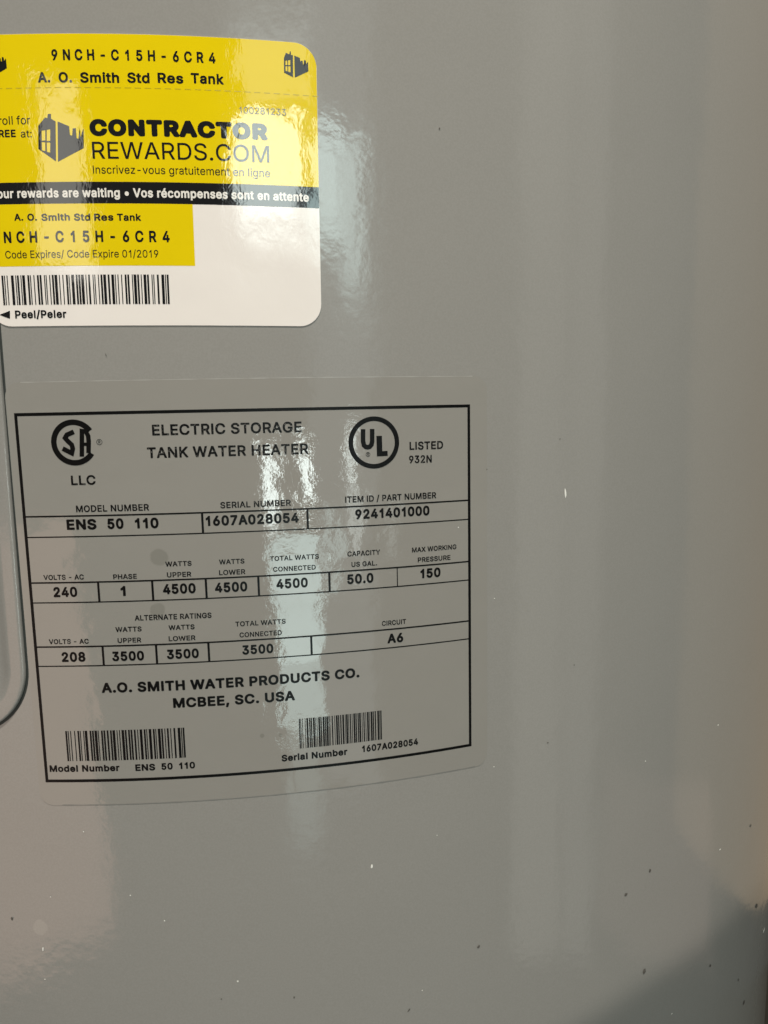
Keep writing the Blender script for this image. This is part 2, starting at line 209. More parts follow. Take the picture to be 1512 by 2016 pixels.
GLYPHS = {
0.14: {
'-':'443|112 184,111 239,116 244,328 244,333 239,333 187,328 182',
'.':'186|84 -2,68 4,56 16,48 32,48 53,53 65,65 81,90 92,102 92,130 78,144 50,144 35,133 13,121 2,105 -4',
'/':'246|16 -72,14 -66,17 -54,32 -4,39 26,54 76,171 516,179 524,228 524,233 519,233 510,76 -69,71 -74',
'0':'443|199 -5,184 -4,165 3,150 9,128 23,98 54,71 100,56 146,49 180,49 205,46 211,46 288,49 294,49 319,62 374,71 399,85 427,116 467,144 487,181 503,196 506,252 506,276 500,319 476,353 439,377 396,392 344,395 310,398 303,398 196,395 189,392 156,377 103,361 72,344 48,310 17,282 3,245 -7|202 57,239 56,255 60,273 69,298 94,321 143,333 211,333 291,330 297,330 316,321 356,310 384,298 405,282 424,258 439,230 446,218 446,190 439,172 430,150 408,135 381,121 340,115 307,115 276,112 270,112 233,115 226,118 174,138 112,153 88,168 72,184 63',
'1':'379|200 2,198 378,197 381,169 356,129 333,89 317,84 322,84 381,132 409,172 443,212 498,261 500,266 495,266 5,261 0',
'2':'443|64 2,62 48,67 57,270 273,301 319,312 359,305 393,292 418,276 430,243 444,227 444,221 447,215 444,196 444,156 424,138 396,130 372,130 356,125 351,67 353,65 384,71 409,83 433,101 458,132 483,159 497,196 506,249 506,298 491,317 480,341 458,355 440,368 415,377 378,374 332,358 292,323 239,283 193,156 64,378 62,383 57,383 5,378 0',
'3':'443|186 -5,171 -4,131 9,100 26,81 42,66 60,52 85,45 103,42 131,47 136,109 136,114 131,114 122,121 100,143 75,171 62,195 56,235 56,251 59,282 72,303 91,315 116,320 134,317 168,303 199,285 217,251 234,220 240,158 240,153 245,155 297,275 436,72 437,67 442,67 495,72 500,362 500,367 495,365 445,226 288,263 287,297 278,337 254,359 233,379 196,388 159,388 128,379 91,362 60,340 35,315 18,291 6,242 -7',
'8':'443|194 -5,175 -4,145 6,98 32,71 63,53 100,50 115,50 152,56 180,69 205,77 217,102 242,138 260,114 276,87 303,75 328,69 350,69 393,75 418,92 448,117 473,139 487,166 500,194 506,253 506,286 496,320 479,345 458,368 421,378 384,378 359,372 331,351 294,336 279,308 263,308 260,333 250,348 239,373 211,390 177,396 146,396 122,393 115,393 103,381 72,360 45,339 26,308 9,268 -4,256 -4,249 -7|194 57,249 56,262 59,293 72,314 94,325 119,325 131,328 137,325 159,308 193,286 211,265 221,240 228,203 228,179 220,154 208,132 186,119 152,119 125,123 109,135 88,148 75,163 66|209 288,234 287,249 290,274 300,286 310,299 325,309 353,309 381,296 414,280 430,249 443,212 446,176 436,148 411,137 387,137 374,134 368,137 362,137 347,151 319,166 303,188 293',
'9':'443|128 2,126 5,134 17,259 196,227 188,199 188,165 194,119 218,91 245,71 282,62 322,62 366,68 396,91 443,110 464,137 485,162 497,196 506,248 506,264 503,298 491,316 480,344 455,361 430,374 406,383 372,383 313,377 285,367 261,335 199,205 8,196 0|199 245,242 244,276 258,288 267,301 282,311 304,317 329,317 359,314 375,304 399,292 418,267 436,230 447,199 444,165 427,144 403,130 369,130 353,127 347,130 319,144 285,165 261,181 252',
':':'186|84 -2,68 4,56 16,48 32,48 53,53 65,65 81,90 92,102 92,130 78,144 50,144 35,133 13,121 2,105 -4|78 266,51 290,48 300,48 321,56 337,71 351,84 357,108 357,124 349,138 334,144 318,141 293,124 272,112 264',
'A':'469|18 2,16 5,25 33,195 495,200 500,271 500,279 489,297 440,454 11,454 5,449 0,385 2,376 17,335 138,138 139,89 2|158 199,312 199,253 369,238 424,234 430,205 332',
'C':'499|235 -5,204 0,177 9,152 21,127 38,84 85,61 128,45 177,42 211,39 217,39 282,42 288,42 307,48 337,58 365,78 405,112 448,161 484,201 500,229 506,297 506,343 493,395 464,426 433,440 411,456 381,465 344,460 339,402 339,393 347,377 387,361 405,337 424,303 437,263 442,235 440,189 424,158 399,137 371,117 328,111 303,111 288,108 282,108 217,114 183,124 152,143 119,164 94,204 69,241 59,284 59,318 68,340 79,374 109,389 137,393 156,402 164,460 164,465 159,465 152,456 119,439 85,423 63,389 32,355 12,309 -4,294 -4,288 -7',
'D':'491|60 2,60 498,251 500,257 497,288 494,319 485,362 461,399 427,423 393,438 359,450 313,450 298,453 292,453 208,444 162,435 134,418 101,405 82,368 45,347 31,297 9,245 0|127 64,239 62,288 75,325 94,350 119,368 150,382 193,385 233,388 239,385 295,379 322,359 369,344 390,331 403,294 424,242 438,127 436',
'E':'410|60 2,58 495,63 500,362 500,367 495,367 443,362 438,127 436,128 284,347 284,352 279,352 227,347 222,128 222,127 64,365 62,370 57,370 5,365 0',
'I':'183|60 2,58 495,63 500,122 500,127 495,127 5,122 0',
'M':'613|60 2,60 498,150 500,155 495,281 174,306 94,310 88,339 181,459 492,467 500,556 498,556 2,495 0,490 5,489 396,444 270,339 5,334 0,282 0,274 8,166 279,125 399,124 5,119 0',
'O':'521|235 -5,204 0,177 9,152 21,127 38,93 72,73 103,51 152,39 217,39 282,42 288,45 322,61 371,78 405,112 448,152 478,201 500,229 506,294 506,343 493,386 470,426 433,448 402,465 368,480 313,480 300,484 294,484 205,474 159,465 131,450 100,423 63,402 42,361 15,321 0,288 -7|238 60,284 59,328 72,352 88,377 112,389 131,403 159,415 208,415 233,418 239,415 294,403 340,386 374,368 399,349 414,315 433,291 440,235 440,195 427,170 411,149 390,124 347,114 316,108 282,108 217,111 211,111 199,123 156,137 128,155 103,186 79,207 68',
'R':'439|60 2,58 495,63 500,260 500,294 494,338 475,375 443,392 412,401 384,401 369,404 362,404 326,395 285,375 248,350 224,313 202,410 27,420 5,415 0,347 0,341 5,242 190,128 191,127 5,122 0|127 255,245 253,285 263,313 279,325 298,336 338,333 372,319 403,301 421,279 431,254 438,128 438',
'S':'437|190 -7,156 -2,122 10,82 36,64 58,46 89,37 123,39 138,104 140,109 135,109 126,116 104,131 86,150 70,187 57,233 54,239 57,255 57,286 67,316 89,329 107,333 120,336 135,333 157,326 172,313 184,279 203,150 241,101 268,76 289,59 317,49 354,49 375,56 406,73 440,113 477,131 488,178 504,193 504,199 507,249 507,301 494,326 482,350 465,375 437,389 409,395 385,393 369,332 367,327 372,316 403,295 425,255 441,239 444,202 444,165 434,153 428,135 412,122 391,118 375,118 360,122 345,135 326,162 308,208 291,261 279,298 266,332 251,353 237,381 209,395 184,401 166,401 110,395 89,378 58,363 40,335 19,304 4,270 -6,255 -6,249 -9',
'W':'669|150 2,19 480,16 492,18 498,83 500,88 495,180 138,190 82,213 184,281 433,290 477,298 498,369 500,377 492,448 215,454 199,480 85,583 495,588 500,653 498,655 489,648 464,520 2,446 0,438 11,352 329,335 406,316 313,232 8,224 0',
'a':'381|133 -6,102 1,78 13,50 40,36 65,29 89,29 126,33 142,50 172,62 185,93 202,133 214,235 227,259 234,267 246,267 268,259 289,247 305,229 315,201 321,167 318,139 308,112 283,105 271,99 266,44 281,39 286,59 323,81 345,115 365,142 375,176 378,182 381,241 375,259 368,290 351,315 323,329 293,332 277,332 6,327 1,272 1,267 6,266 43,244 18,207 -2,182 -8|148 52,185 51,210 57,235 71,250 86,259 102,267 123,266 180,235 170,148 158,115 145,102 132,95 102,105 74,127 58',
'c':'388|177 -6,152 -2,106 22,87 37,58 77,39 123,33 157,33 213,36 219,36 234,45 268,61 299,75 321,100 345,140 369,171 378,238 378,269 369,306 348,334 321,357 274,349 266,297 254,292 259,282 284,263 302,248 311,226 319,183 319,155 308,131 287,118 268,105 231,102 216,102 154,112 117,124 93,140 74,164 59,192 51,232 54,257 65,278 83,292 111,300 119,346 110,356 105,357 96,345 68,328 43,291 14,266 1,245 -5,232 -5,226 -8',
'd':'415|168 -6,137 1,94 28,69 56,49 93,39 120,36 151,33 157,33 216,45 271,55 293,72 321,103 351,140 372,161 378,223 378,235 375,275 351,300 321,301 496,306 501,362 501,367 496,367 6,362 1,306 3,303 57,272 19,238 -2,214 -8|192 53,208 51,214 54,226 54,260 71,285 102,295 130,301 157,301 216,298 222,298 234,285 271,263 299,235 314,220 319,183 319,171 316,137 296,124 281,112 256,102 219,102 154,111 120,124 93,131 83,152 65,177 54',
'e':'396|180 -6,155 -2,118 14,90 34,69 59,49 96,36 136,36 151,33 157,33 213,42 259,64 305,75 321,103 348,146 372,171 378,232 378,266 369,306 345,328 324,340 305,357 268,364 244,364 228,367 222,367 170,362 165,103 165,102 145,112 111,124 90,143 71,161 61,195 51,223 51,238 54,269 68,285 83,300 110,352 98,359 93,361 86,340 49,315 25,288 7,263 -2,232 -8|102 222,297 221,298 231,282 277,260 302,238 314,223 319,180 319,152 308,124 284,108 253,102 234',
'f':'250|79 2,77 316,8 319,6 369,11 374,77 375,77 433,83 458,98 483,122 504,156 518,168 518,175 522,199 522,233 515,241 507,241 501,227 455,224 453,205 459,181 459,172 456,156 449,146 427,147 374,224 374,229 369,227 319,146 316,146 5,141 0',
'g':'416|174 -144,155 -143,134 -137,94 -116,69 -95,52 -70,49 -64,50 -61,90 -37,103 -34,137 -70,168 -84,180 -87,226 -87,260 -76,275 -67,288 -55,298 -33,301 -21,301 59,300 62,282 38,263 22,241 11,217 5,168 5,152 8,115 24,94 38,72 59,58 81,42 115,36 139,36 155,33 161,33 217,45 272,66 312,100 349,121 363,152 376,168 379,220 379,241 373,275 352,303 317,306 374,362 376,367 371,367 -36,357 -67,346 -85,328 -107,291 -131,251 -143,235 -143,229 -146|183 66,220 64,245 72,260 81,285 109,292 124,301 158,301 223,292 257,282 278,272 291,254 306,217 319,186 319,161 312,146 303,124 281,111 254,102 220,102 158,108 133,121 106,127 96,149 78',
'i':'166|54 2,52 369,57 374,113 374,118 369,118 5,113 0|76 430,51 443,40 461,40 483,54 504,79 515,91 515,110 507,122 495,130 477,130 464,122 449,110 436,91 428',
'l':'182|60 2,58 495,63 500,122 500,127 495,127 5,122 0',
'm':'595|53 2,53 372,115 372,118 326,148 359,173 374,192 380,241 380,259 374,290 350,312 313,324 335,343 353,370 371,398 380,454 380,466 377,500 359,521 338,539 307,548 261,546 2,484 0,479 5,479 270,469 295,460 304,444 313,420 321,398 321,361 307,346 292,335 270,332 258,330 2,272 0,267 5,267 261,259 285,247 301,232 313,207 321,173 317,142 301,130 285,120 261,116 245,116 5,111 0',
'n':'401|53 2,53 372,115 372,118 322,130 341,151 359,179 374,192 377,207 380,244 380,278 371,299 359,318 344,335 319,351 276,351 261,354 255,352 2,293 0,288 5,288 233,285 239,285 258,266 298,238 314,207 319,185 317,164 310,148 301,127 273,120 252,116 236,116 5,111 0',
'o':'407|177 -6,152 -2,106 22,87 37,58 77,39 123,33 157,33 213,36 219,36 234,45 268,61 299,75 321,100 345,140 369,171 378,238 378,269 369,297 355,337 318,345 305,357 284,370 250,376 216,376 154,364 102,340 59,315 31,291 14,257 -2,229 -8|189 53,217 51,232 54,257 65,269 74,278 83,294 108,307 151,310 194,307 200,304 234,297 256,282 284,263 302,248 311,226 319,183 319,161 311,146 302,131 287,118 268,102 216,102 154,111 120,124 93,140 74,158 62',
'p':'415|53 -136,51 369,56 374,115 372,118 320,142 351,167 368,192 377,241 380,281 371,309 357,343 326,354 310,375 264,385 221,385 153,381 147,381 132,369 92,349 55,324 27,299 10,259 -6,213 -9,182 -3,151 15,130 36,118 55,116 -133,111 -138|195 55,238 53,278 73,293 92,306 116,316 150,316 172,319 178,313 236,306 258,290 286,266 307,241 318,229 318,222 321,179 314,158 301,145 289,126 252,116 212,116 163,130 110,142 89,164 67',
'r':'255|53 2,51 369,56 374,111 374,116 369,118 329,148 362,170 374,192 380,238 380,243 375,241 313,182 314,170 310,151 301,136 289,120 255,116 242,116 5,111 0',
's':'358|150 -6,135 -5,107 4,73 25,50 53,34 90,36 96,42 101,95 110,100 105,101 96,113 74,126 65,160 51,200 51,237 65,255 83,259 96,256 120,240 139,227 145,144 165,116 174,79 194,64 210,50 234,47 247,47 293,59 321,70 336,92 355,120 369,150 378,218 378,243 372,280 351,306 321,319 296,322 287,320 284,314 279,264 269,249 293,230 311,203 322,166 322,132 308,120 296,112 281,115 256,123 244,144 231,246 205,292 182,311 163,322 145,328 123,328 90,322 68,304 40,277 17,246 1,224 -5,212 -5,206 -8',
't':'225|144 -2,122 2,91 20,71 47,65 66,65 78,62 84,62 315,11 317,6 322,8 374,62 377,62 457,67 462,128 460,131 376,199 376,204 371,202 318,130 315,130 81,138 66,156 55,181 55,187 58,202 57,214 7,205 -1,190 -4',
'u':'402|158 -3,133 1,96 22,74 46,57 83,51 114,51 370,56 375,111 375,116 370,116 133,120 126,120 114,130 89,142 74,167 60,201 54,241 65,259 77,272 92,282 114,288 148,288 370,293 375,349 375,354 370,354 6,349 1,290 3,287 52,266 25,225 1,201 -5',
'v':'381|157 2,17 369,22 374,84 374,92 366,166 162,191 76,196 82,211 141,294 369,299 374,361 374,366 369,363 356,227 5,222 0',
'x':'371|22 2,20 5,34 27,148 190,133 218,34 359,29 369,31 372,102 372,155 295,189 236,219 292,275 372,346 372,346 366,226 190,346 17,354 5,352 2,278 2,213 101,189 144,185 144,167 110,96 2',
'z':'373|42 2,42 51,246 313,52 314,47 319,48 372,326 372,328 322,323 313,132 64,329 62,334 57,332 2',},
0.22: {
'-':'433|125 169,111 174,103 189,103 243,108 254,117 261,322 263,334 260,344 249,345 189,340 177,331 170',
'.':'194|99 -4,73 5,53 25,45 45,45 70,51 87,70 110,96 121,116 122,139 113,156 99,170 70,170 47,166 33,158 22,142 5,122 -3',
'/':'250|36 -69,24 -65,16 -57,13 -49,14 -37,159 503,164 512,179 522,236 522,244 517,251 508,252 486,106 -52,99 -63,90 -68',
'2':'433|80 0,66 5,58 17,58 66,64 80,252 280,279 320,286 340,288 357,279 386,272 396,263 402,237 411,206 411,183 402,169 388,160 369,156 340,146 329,135 326,77 326,66 334,60 346,60 377,68 406,81 431,106 463,132 482,157 495,197 506,249 506,269 502,303 490,323 477,349 455,363 437,376 411,386 371,386 342,382 320,366 278,332 229,295 185,209 97,212 94,377 93,386 86,391 74,390 14,380 3,369 0',
'3':'433|194 -6,159 0,131 10,102 26,82 42,63 65,50 88,39 125,39 142,45 154,56 162,125 162,139 151,148 120,159 106,182 94,205 88,231 88,245 91,268 101,282 111,293 134,296 154,288 182,274 202,254 214,234 220,216 222,159 223,148 231,142 242,142 291,145 302,232 402,231 405,76 407,68 414,62 425,63 482,71 494,85 500,359 499,368 494,376 482,375 425,268 302,302 292,322 282,342 268,373 234,387 205,396 168,396 137,393 114,376 75,360 51,345 36,322 20,296 7,262 -3,242 -6',
'9':'433|140 0,129 3,120 11,117 20,119 31,216 171,214 174,166 181,131 196,117 205,86 237,67 271,57 314,57 360,64 391,79 426,88 440,109 463,135 483,160 495,197 506,248 506,268 502,303 490,320 480,351 452,368 428,381 403,391 366,391 306,385 277,375 251,345 194,223 14,211 3,203 0|202 266,211 263,237 263,263 273,282 291,291 314,294 346,285 377,265 400,240 411,226 414,209 411,183 399,167 380,157 354,157 320,165 297,180 277',
'A':'457|38 0,29 2,20 9,15 17,15 29,179 480,189 494,200 500,278 498,290 486,310 434,457 34,456 14,449 5,438 0,375 0,363 5,351 26,315 128,160 129,157 126,124 29,115 8,100 0|192 223,195 220,280 220,281 226,235 352',
'B':'436|77 0,62 6,56 14,54 23,54 477,57 488,65 497,77 500,263 500,297 494,336 477,349 469,376 440,389 417,400 383,400 331,393 309,380 286,357 263,394 229,409 200,416 177,420 146,417 114,409 89,400 69,391 57,365 32,331 13,311 6,271 0|154 97,157 94,260 94,288 101,308 114,317 131,320 149,313 171,294 193,263 206,243 209,157 209,154 206|154 303,157 300,248 300,280 313,293 326,303 354,296 380,285 393,271 400,248 406,157 406,154 403',
'C':'484|239 -6,202 0,173 10,148 23,124 40,91 74,79 88,58 128,43 177,36 220,36 282,46 337,55 365,74 402,87 422,111 448,157 482,199 499,230 505,296 505,345 492,375 477,396 463,428 431,441 411,457 380,467 345,466 328,459 319,448 314,385 315,368 328,354 362,342 379,313 398,282 408,242 408,205 396,185 382,173 371,160 351,145 317,139 294,136 274,136 225,142 194,153 162,160 148,179 122,213 101,248 91,276 91,290 94,310 101,333 114,355 140,368 174,385 187,453 186,466 174,467 157,457 120,441 88,425 65,388 31,356 13,322 0,288 -6',
'D':'477|77 0,62 6,56 14,54 23,54 477,57 489,65 497,77 500,251 500,303 491,348 471,377 452,414 411,435 374,451 326,457 289,457 209,448 163,438 134,422 103,409 83,371 45,348 30,300 9,245 0|154 97,157 94,234 94,280 106,311 123,325 138,343 165,354 203,360 246,357 286,351 311,337 346,320 371,283 394,237 406,157 406,154 403',
'E':'402|77 0,62 6,56 14,54 23,54 477,57 489,65 497,77 500,354 500,365 497,374 489,377 480,377 429,374 417,363 407,157 406,154 403,154 303,157 300,343 300,357 291,363 277,362 223,357 214,345 206,157 206,154 203,154 97,157 94,365 93,374 86,380 74,380 23,376 11,368 3,357 0',
'G':'493|239 -6,202 0,173 10,148 22,111 51,85 80,55 134,46 162,36 217,36 282,46 337,61 380,84 420,119 457,151 480,196 499,230 505,293 505,348 490,370 480,402 457,425 434,450 397,460 374,467 348,466 328,459 319,448 314,382 315,368 325,355 357,339 379,310 398,279 408,242 408,205 396,185 382,163 357,146 320,139 294,136 274,136 225,142 194,157 154,179 123,193 112,216 99,248 91,279 91,302 97,319 104,344 122,365 157,370 177,368 180,273 180,262 185,255 194,254 257,262 268,273 274,459 272,468 265,473 254,473 185,467 142,454 108,425 62,405 42,373 20,325 0,290 -6',
'H':'490|77 0,62 6,56 14,54 23,54 477,57 489,65 497,74 500,131 500,143 497,151 488,154 477,154 306,157 303,348 303,351 306,353 486,360 495,371 500,431 500,443 497,451 489,454 477,454 23,451 11,443 3,434 0,374 0,363 3,354 12,351 23,351 206,348 209,157 209,154 206,152 14,145 5,134 0',
'I':'191|77 0,62 6,56 14,54 23,54 480,59 491,71 499,134 500,149 491,154 477,154 20,149 9,137 1',
'K':'445|77 0,62 6,56 14,54 23,54 477,57 489,65 497,74 500,131 500,143 497,151 488,154 477,154 306,157 303,337 497,348 500,423 500,434 497,442 489,445 480,445 471,440 463,269 280,442 34,445 23,442 11,434 3,423 0,354 0,343 5,332 17,197 206,154 163,154 23,151 11,143 3,134 0',
'L':'379|77 0,62 6,56 14,54 23,54 480,59 491,71 499,134 500,149 491,154 477,154 97,157 94,354 93,363 86,368 74,368 20,363 8,348 0',
'M':'590|77 0,62 6,56 14,54 23,54 477,60 492,74 500,157 500,168 497,176 489,305 163,429 486,440 497,448 500,531 500,546 494,552 486,554 477,554 23,548 8,534 0,477 0,465 3,456 14,453 274,451 274,348 11,340 3,331 0,280 0,268 3,256 17,154 275,151 266,150 17,145 8,134 1',
'N':'496|77 0,62 6,56 14,54 23,54 477,59 491,74 500,143 500,154 497,165 486,357 185,360 189,360 483,368 495,380 500,440 500,451 495,458 486,460 477,460 23,454 9,445 2,437 0,365 0,351 8,157 315,154 311,153 17,146 6,137 1',
'O':'505|239 -6,202 0,173 10,148 22,125 39,88 77,69 105,48 154,36 217,36 282,43 322,58 371,79 411,111 448,148 477,199 499,230 505,293 505,345 492,385 471,428 431,450 400,466 368,482 311,485 291,485 205,475 160,466 131,452 102,425 65,402 42,364 17,322 0,288 -6|237 94,248 91,276 91,314 102,336 117,350 131,371 165,379 188,385 217,388 245,385 285,373 328,361 354,344 377,330 387,302 402,282 408,242 408,230 405,208 396,185 382,172 368,152 334,142 305,136 274,136 225,139 208,150 168,160 148,176 126,191 114,216 100',
'P':'425|77 0,62 6,56 14,54 23,54 477,57 488,65 497,77 500,260 500,294 494,339 474,354 463,385 429,401 397,408 371,411 343,408 297,398 263,388 244,363 211,337 192,308 178,274 169,245 166,157 166,154 163,152 14,145 5,134 0|154 263,157 260,237 260,265 266,288 277,297 289,308 317,308 351,297 380,280 395,245 406,157 406,154 403',
'R':'429|77 0,62 6,56 14,54 23,54 477,57 488,65 497,77 500,260 500,297 494,342 474,380 440,398 409,408 377,411 320,405 286,388 249,354 211,335 197,424 34,425 23,423 12,414 3,405 0,340 0,328 3,317 15,231 175,228 177,157 177,154 174,152 14,145 5,134 0|154 274,157 271,240 271,260 274,288 286,302 303,311 337,306 366,297 382,277 397,248 406,157 406,154 403',
'S':'427|197 -8,157 -1,123 11,100 24,72 49,54 73,38 112,34 132,35 146,38 155,46 163,54 166,123 165,134 155,143 123,158 106,171 98,197 89,229 86,249 89,274 98,294 110,309 135,310 146,308 161,300 172,269 189,149 225,100 252,74 275,56 303,46 343,46 369,52 401,69 435,103 469,114 477,132 487,177 503,203 506,252 506,286 500,306 493,340 474,371 447,383 431,399 395,403 375,403 361,400 352,391 344,383 341,320 341,306 352,296 381,280 397,249 409,212 412,180 403,158 389,150 375,146 361,150 343,163 329,177 321,303 282,337 266,357 252,386 223,401 198,408 175,408 118,401 92,385 63,366 41,340 21,309 5,286 -2,250 -8',
'T':'429|197 0,189 2,180 8,174 23,174 403,171 406,51 406,40 409,32 417,29 426,30 486,40 497,51 500,403 498,414 489,417 477,417 426,414 417,406 409,394 406,277 406,274 403,274 20,269 9,257 1',
'U':'490|228 -7,174 5,134 25,91 64,66 107,58 133,54 156,56 487,65 498,77 501,134 501,143 498,151 489,154 478,154 176,160 150,177 119,194 105,214 96,237 90,271 90,297 97,328 116,343 138,351 164,354 184,356 487,363 496,374 501,440 499,451 490,454 478,454 158,450 136,441 104,417 64,388 35,359 16,334 5,300 -4,280 -7',
'V':'457|206 0,195 3,182 17,21 454,15 474,17 486,26 497,38 500,100 500,109 497,117 489,223 194,238 145,355 486,366 497,375 500,443 498,456 486,457 466,296 23,289 11,275 1',
'W':'642|160 0,146 5,138 17,15 469,15 483,20 492,35 500,95 500,106 497,115 488,195 181,278 488,286 497,295 500,360 500,372 497,385 480,463 181,543 488,552 497,560 500,623 500,635 494,642 483,642 466,523 26,515 8,500 0,432 0,420 3,412 11,407 23,329 308,249 15,238 3,229 0',
'X':'452|39 0,28 3,20 11,16 23,19 34,172 251,174 257,34 460,28 477,33 491,42 498,51 500,113 500,125 497,137 486,153 463,236 340,342 495,356 500,422 500,433 495,442 480,439 463,296 257,447 37,450 20,445 9,436 2,428 0,362 0,351 5,233 171,130 20,116 5,105 0',
'Y':'450|206 0,192 5,183 20,182 203,18 466,15 474,17 486,23 495,35 500,103 500,118 495,134 471,235 308,349 494,363 500,438 498,450 486,452 477,449 466,283 200,282 14,275 5,263 0',},
0.24: {
'-':'430|119 167,105 178,101 193,101 246,107 257,119 266,324 267,338 261,347 249,348 187,342 176,330 167',
'.':'196|93 -2,73 6,53 26,44 46,44 76,51 93,71 116,99 128,121 128,144 119,161 104,176 74,176 48,164 23,146 6,121 -4',
'/':'251|31 -66,23 -61,15 -52,13 -32,157 501,169 516,180 522,239 521,247 516,255 507,257 481,113 -49,104 -61,93 -67',
'1':'372|199 1,186 10,180 24,180 319,179 321,151 306,112 290,100 289,92 292,83 299,77 310,76 372,79 380,86 390,130 414,165 444,204 496,215 500,263 500,272 497,281 490,287 473,287 24,281 10,266 1',
'4':'430|267 1,254 10,249 21,247 93,54 94,41 103,36 114,35 170,59 215,221 487,230 496,241 500,300 500,312 495,322 484,325 473,322 462,166 195,247 194,248 305,252 319,261 327,272 332,334 330,346 322,352 308,353 195,393 194,408 184,414 170,414 117,408 103,397 94,353 92,352 24,350 16,342 6,328 0',
'5':'430|192 -5,155 4,125 19,111 28,81 57,72 71,56 108,53 128,55 150,65 161,77 166,141 164,156 153,165 125,176 111,200 99,231 96,259 107,276 123,288 156,288 181,282 203,269 223,251 237,228 243,203 243,192 241,167 231,150 218,139 216,83 222,74 226,63 237,58 254,85 481,94 493,108 499,355 498,367 489,373 475,373 422,371 414,363 404,346 398,183 398,180 388,174 338,206 345,254 345,293 334,333 310,361 282,373 262,389 229,396 195,395 142,391 122,382 94,363 63,330 29,318 21,284 4,248 -5',
'6':'430|195 -5,170 1,139 15,118 29,83 69,66 102,56 144,56 186,59 209,75 257,99 301,225 487,234 495,246 499,313 499,324 493,332 484,334 473,333 463,241 330,274 325,299 317,336 296,361 271,382 234,390 212,393 192,393 130,383 100,369 71,352 48,324 23,291 5,265 -3,246 -6|207 97,226 94,240 96,261 105,280 128,289 156,286 186,277 208,261 223,240 232,209 232,188 223,170 202,164 184,161 164,170 128,184 109',
'9':'430|134 1,125 6,118 16,115 27,118 38,208 170,164 178,128 195,100 219,80 243,66 271,56 313,56 358,62 389,78 425,88 439,108 463,136 483,162 496,198 505,249 506,268 502,305 489,322 479,353 451,371 425,383 400,393 364,393 305,387 277,377 249,347 192,227 16,215 4,204 0|210 268,237 267,261 277,279 296,289 327,286 358,282 369,271 386,254 399,226 407,201 401,184 391,170 372,164 352,164 319,170 299,184 281',
'A':'454|33 1,25 6,17 16,15 24,16 35,177 479,186 493,199 499,269 500,280 497,289 490,297 476,446 72,458 38,456 16,446 5,434 0,372 0,361 5,352 13,345 27,312 122,308 126,165 126,132 33,125 16,118 7,103 0|199 226,275 226,235 335',
'C':'481|231 -5,200 1,174 10,147 23,123 41,79 88,51 144,39 192,36 220,36 279,39 304,45 335,54 363,72 400,104 442,127 462,158 483,200 499,228 505,295 505,343 493,374 477,396 462,427 432,442 411,458 377,468 344,466 326,458 314,447 309,382 309,373 313,363 323,348 358,337 373,312 391,281 401,262 401,242 401,211 391,189 376,178 365,158 332,146 293,143 271,143 226,149 195,158 167,181 130,196 119,217 107,250 98,290 101,309 108,328 119,350 144,363 179,373 189,382 193,450 192,458 187,466 178,468 158,458 122,442 88,424 65,388 32,357 13,309 -3,284 -6',
'E':'400|72 1,58 12,53 27,53 473,57 487,66 496,80 500,352 500,366 496,375 488,378 479,379 425,375 411,363 401,352 398,160 397,161 304,341 303,349 301,359 293,365 277,364 223,359 212,346 203,161 202,160 103,364 100,376 92,382 77,382 24,378 13,369 4,355 0',
'F':'392|72 1,58 12,53 27,53 473,57 487,66 496,80 500,349 500,363 496,372 488,376 479,376 425,372 411,361 401,349 398,160 397,161 298,330 298,341 295,352 286,356 274,356 221,352 209,344 201,332 197,161 196,160 27,158 16,148 5,136 0',
'H':'487|72 1,58 12,53 27,53 473,58 488,66 496,77 500,133 500,147 496,156 487,160 473,161 306,344 306,345 473,347 484,357 495,369 500,431 500,442 495,452 484,455 473,455 27,450 12,442 4,431 0,372 0,358 4,347 16,345 27,344 205,161 205,160 27,158 16,148 5,136 0',
'N':'492|72 1,58 12,53 27,53 473,58 488,69 497,80 500,147 500,162 493,173 481,352 199,355 481,363 494,377 500,436 500,448 495,458 484,460 473,460 27,456 12,445 3,433 0,363 0,348 7,161 301,159 19,150 6,139 1',
'O':'501|231 -5,200 1,174 10,147 23,124 40,87 77,69 105,47 156,36 217,36 282,42 321,58 372,79 411,110 448,147 476,197 498,228 505,293 505,343 493,385 470,428 431,450 400,467 366,482 313,485 290,485 206,475 158,466 132,452 102,425 66,402 42,363 16,321 0,284 -6|246 100,276 99,298 104,312 110,332 123,346 137,365 170,378 217,381 248,378 285,366 327,357 346,338 372,328 380,303 394,281 401,245 401,231 398,211 390,189 376,178 365,158 332,149 304,143 273,143 229,146 209,157 170,165 153,181 130,204 114,217 107',
'P':'423|72 1,58 12,53 27,53 473,56 484,65 495,77 500,260 500,296 493,338 475,355 463,381 437,402 397,409 369,413 341,410 296,400 263,391 243,363 208,338 189,310 175,276 166,246 163,161 163,160 27,158 16,148 5,136 0|160 265,237 265,265 270,285 281,293 291,302 316,302 350,292 375,276 389,246 398,161 398',
'R':'427|72 1,58 12,53 27,53 473,57 487,66 496,77 500,260 500,299 493,344 473,381 439,399 408,410 375,413 319,406 282,389 246,356 209,339 198,424 41,427 24,423 13,414 4,403 0,338 0,324 4,312 16,228 173,161 174,160 27,158 16,148 5,136 0|160 277,240 276,260 279,283 288,298 305,305 336,302 355,293 376,283 386,274 391,248 398,161 398',
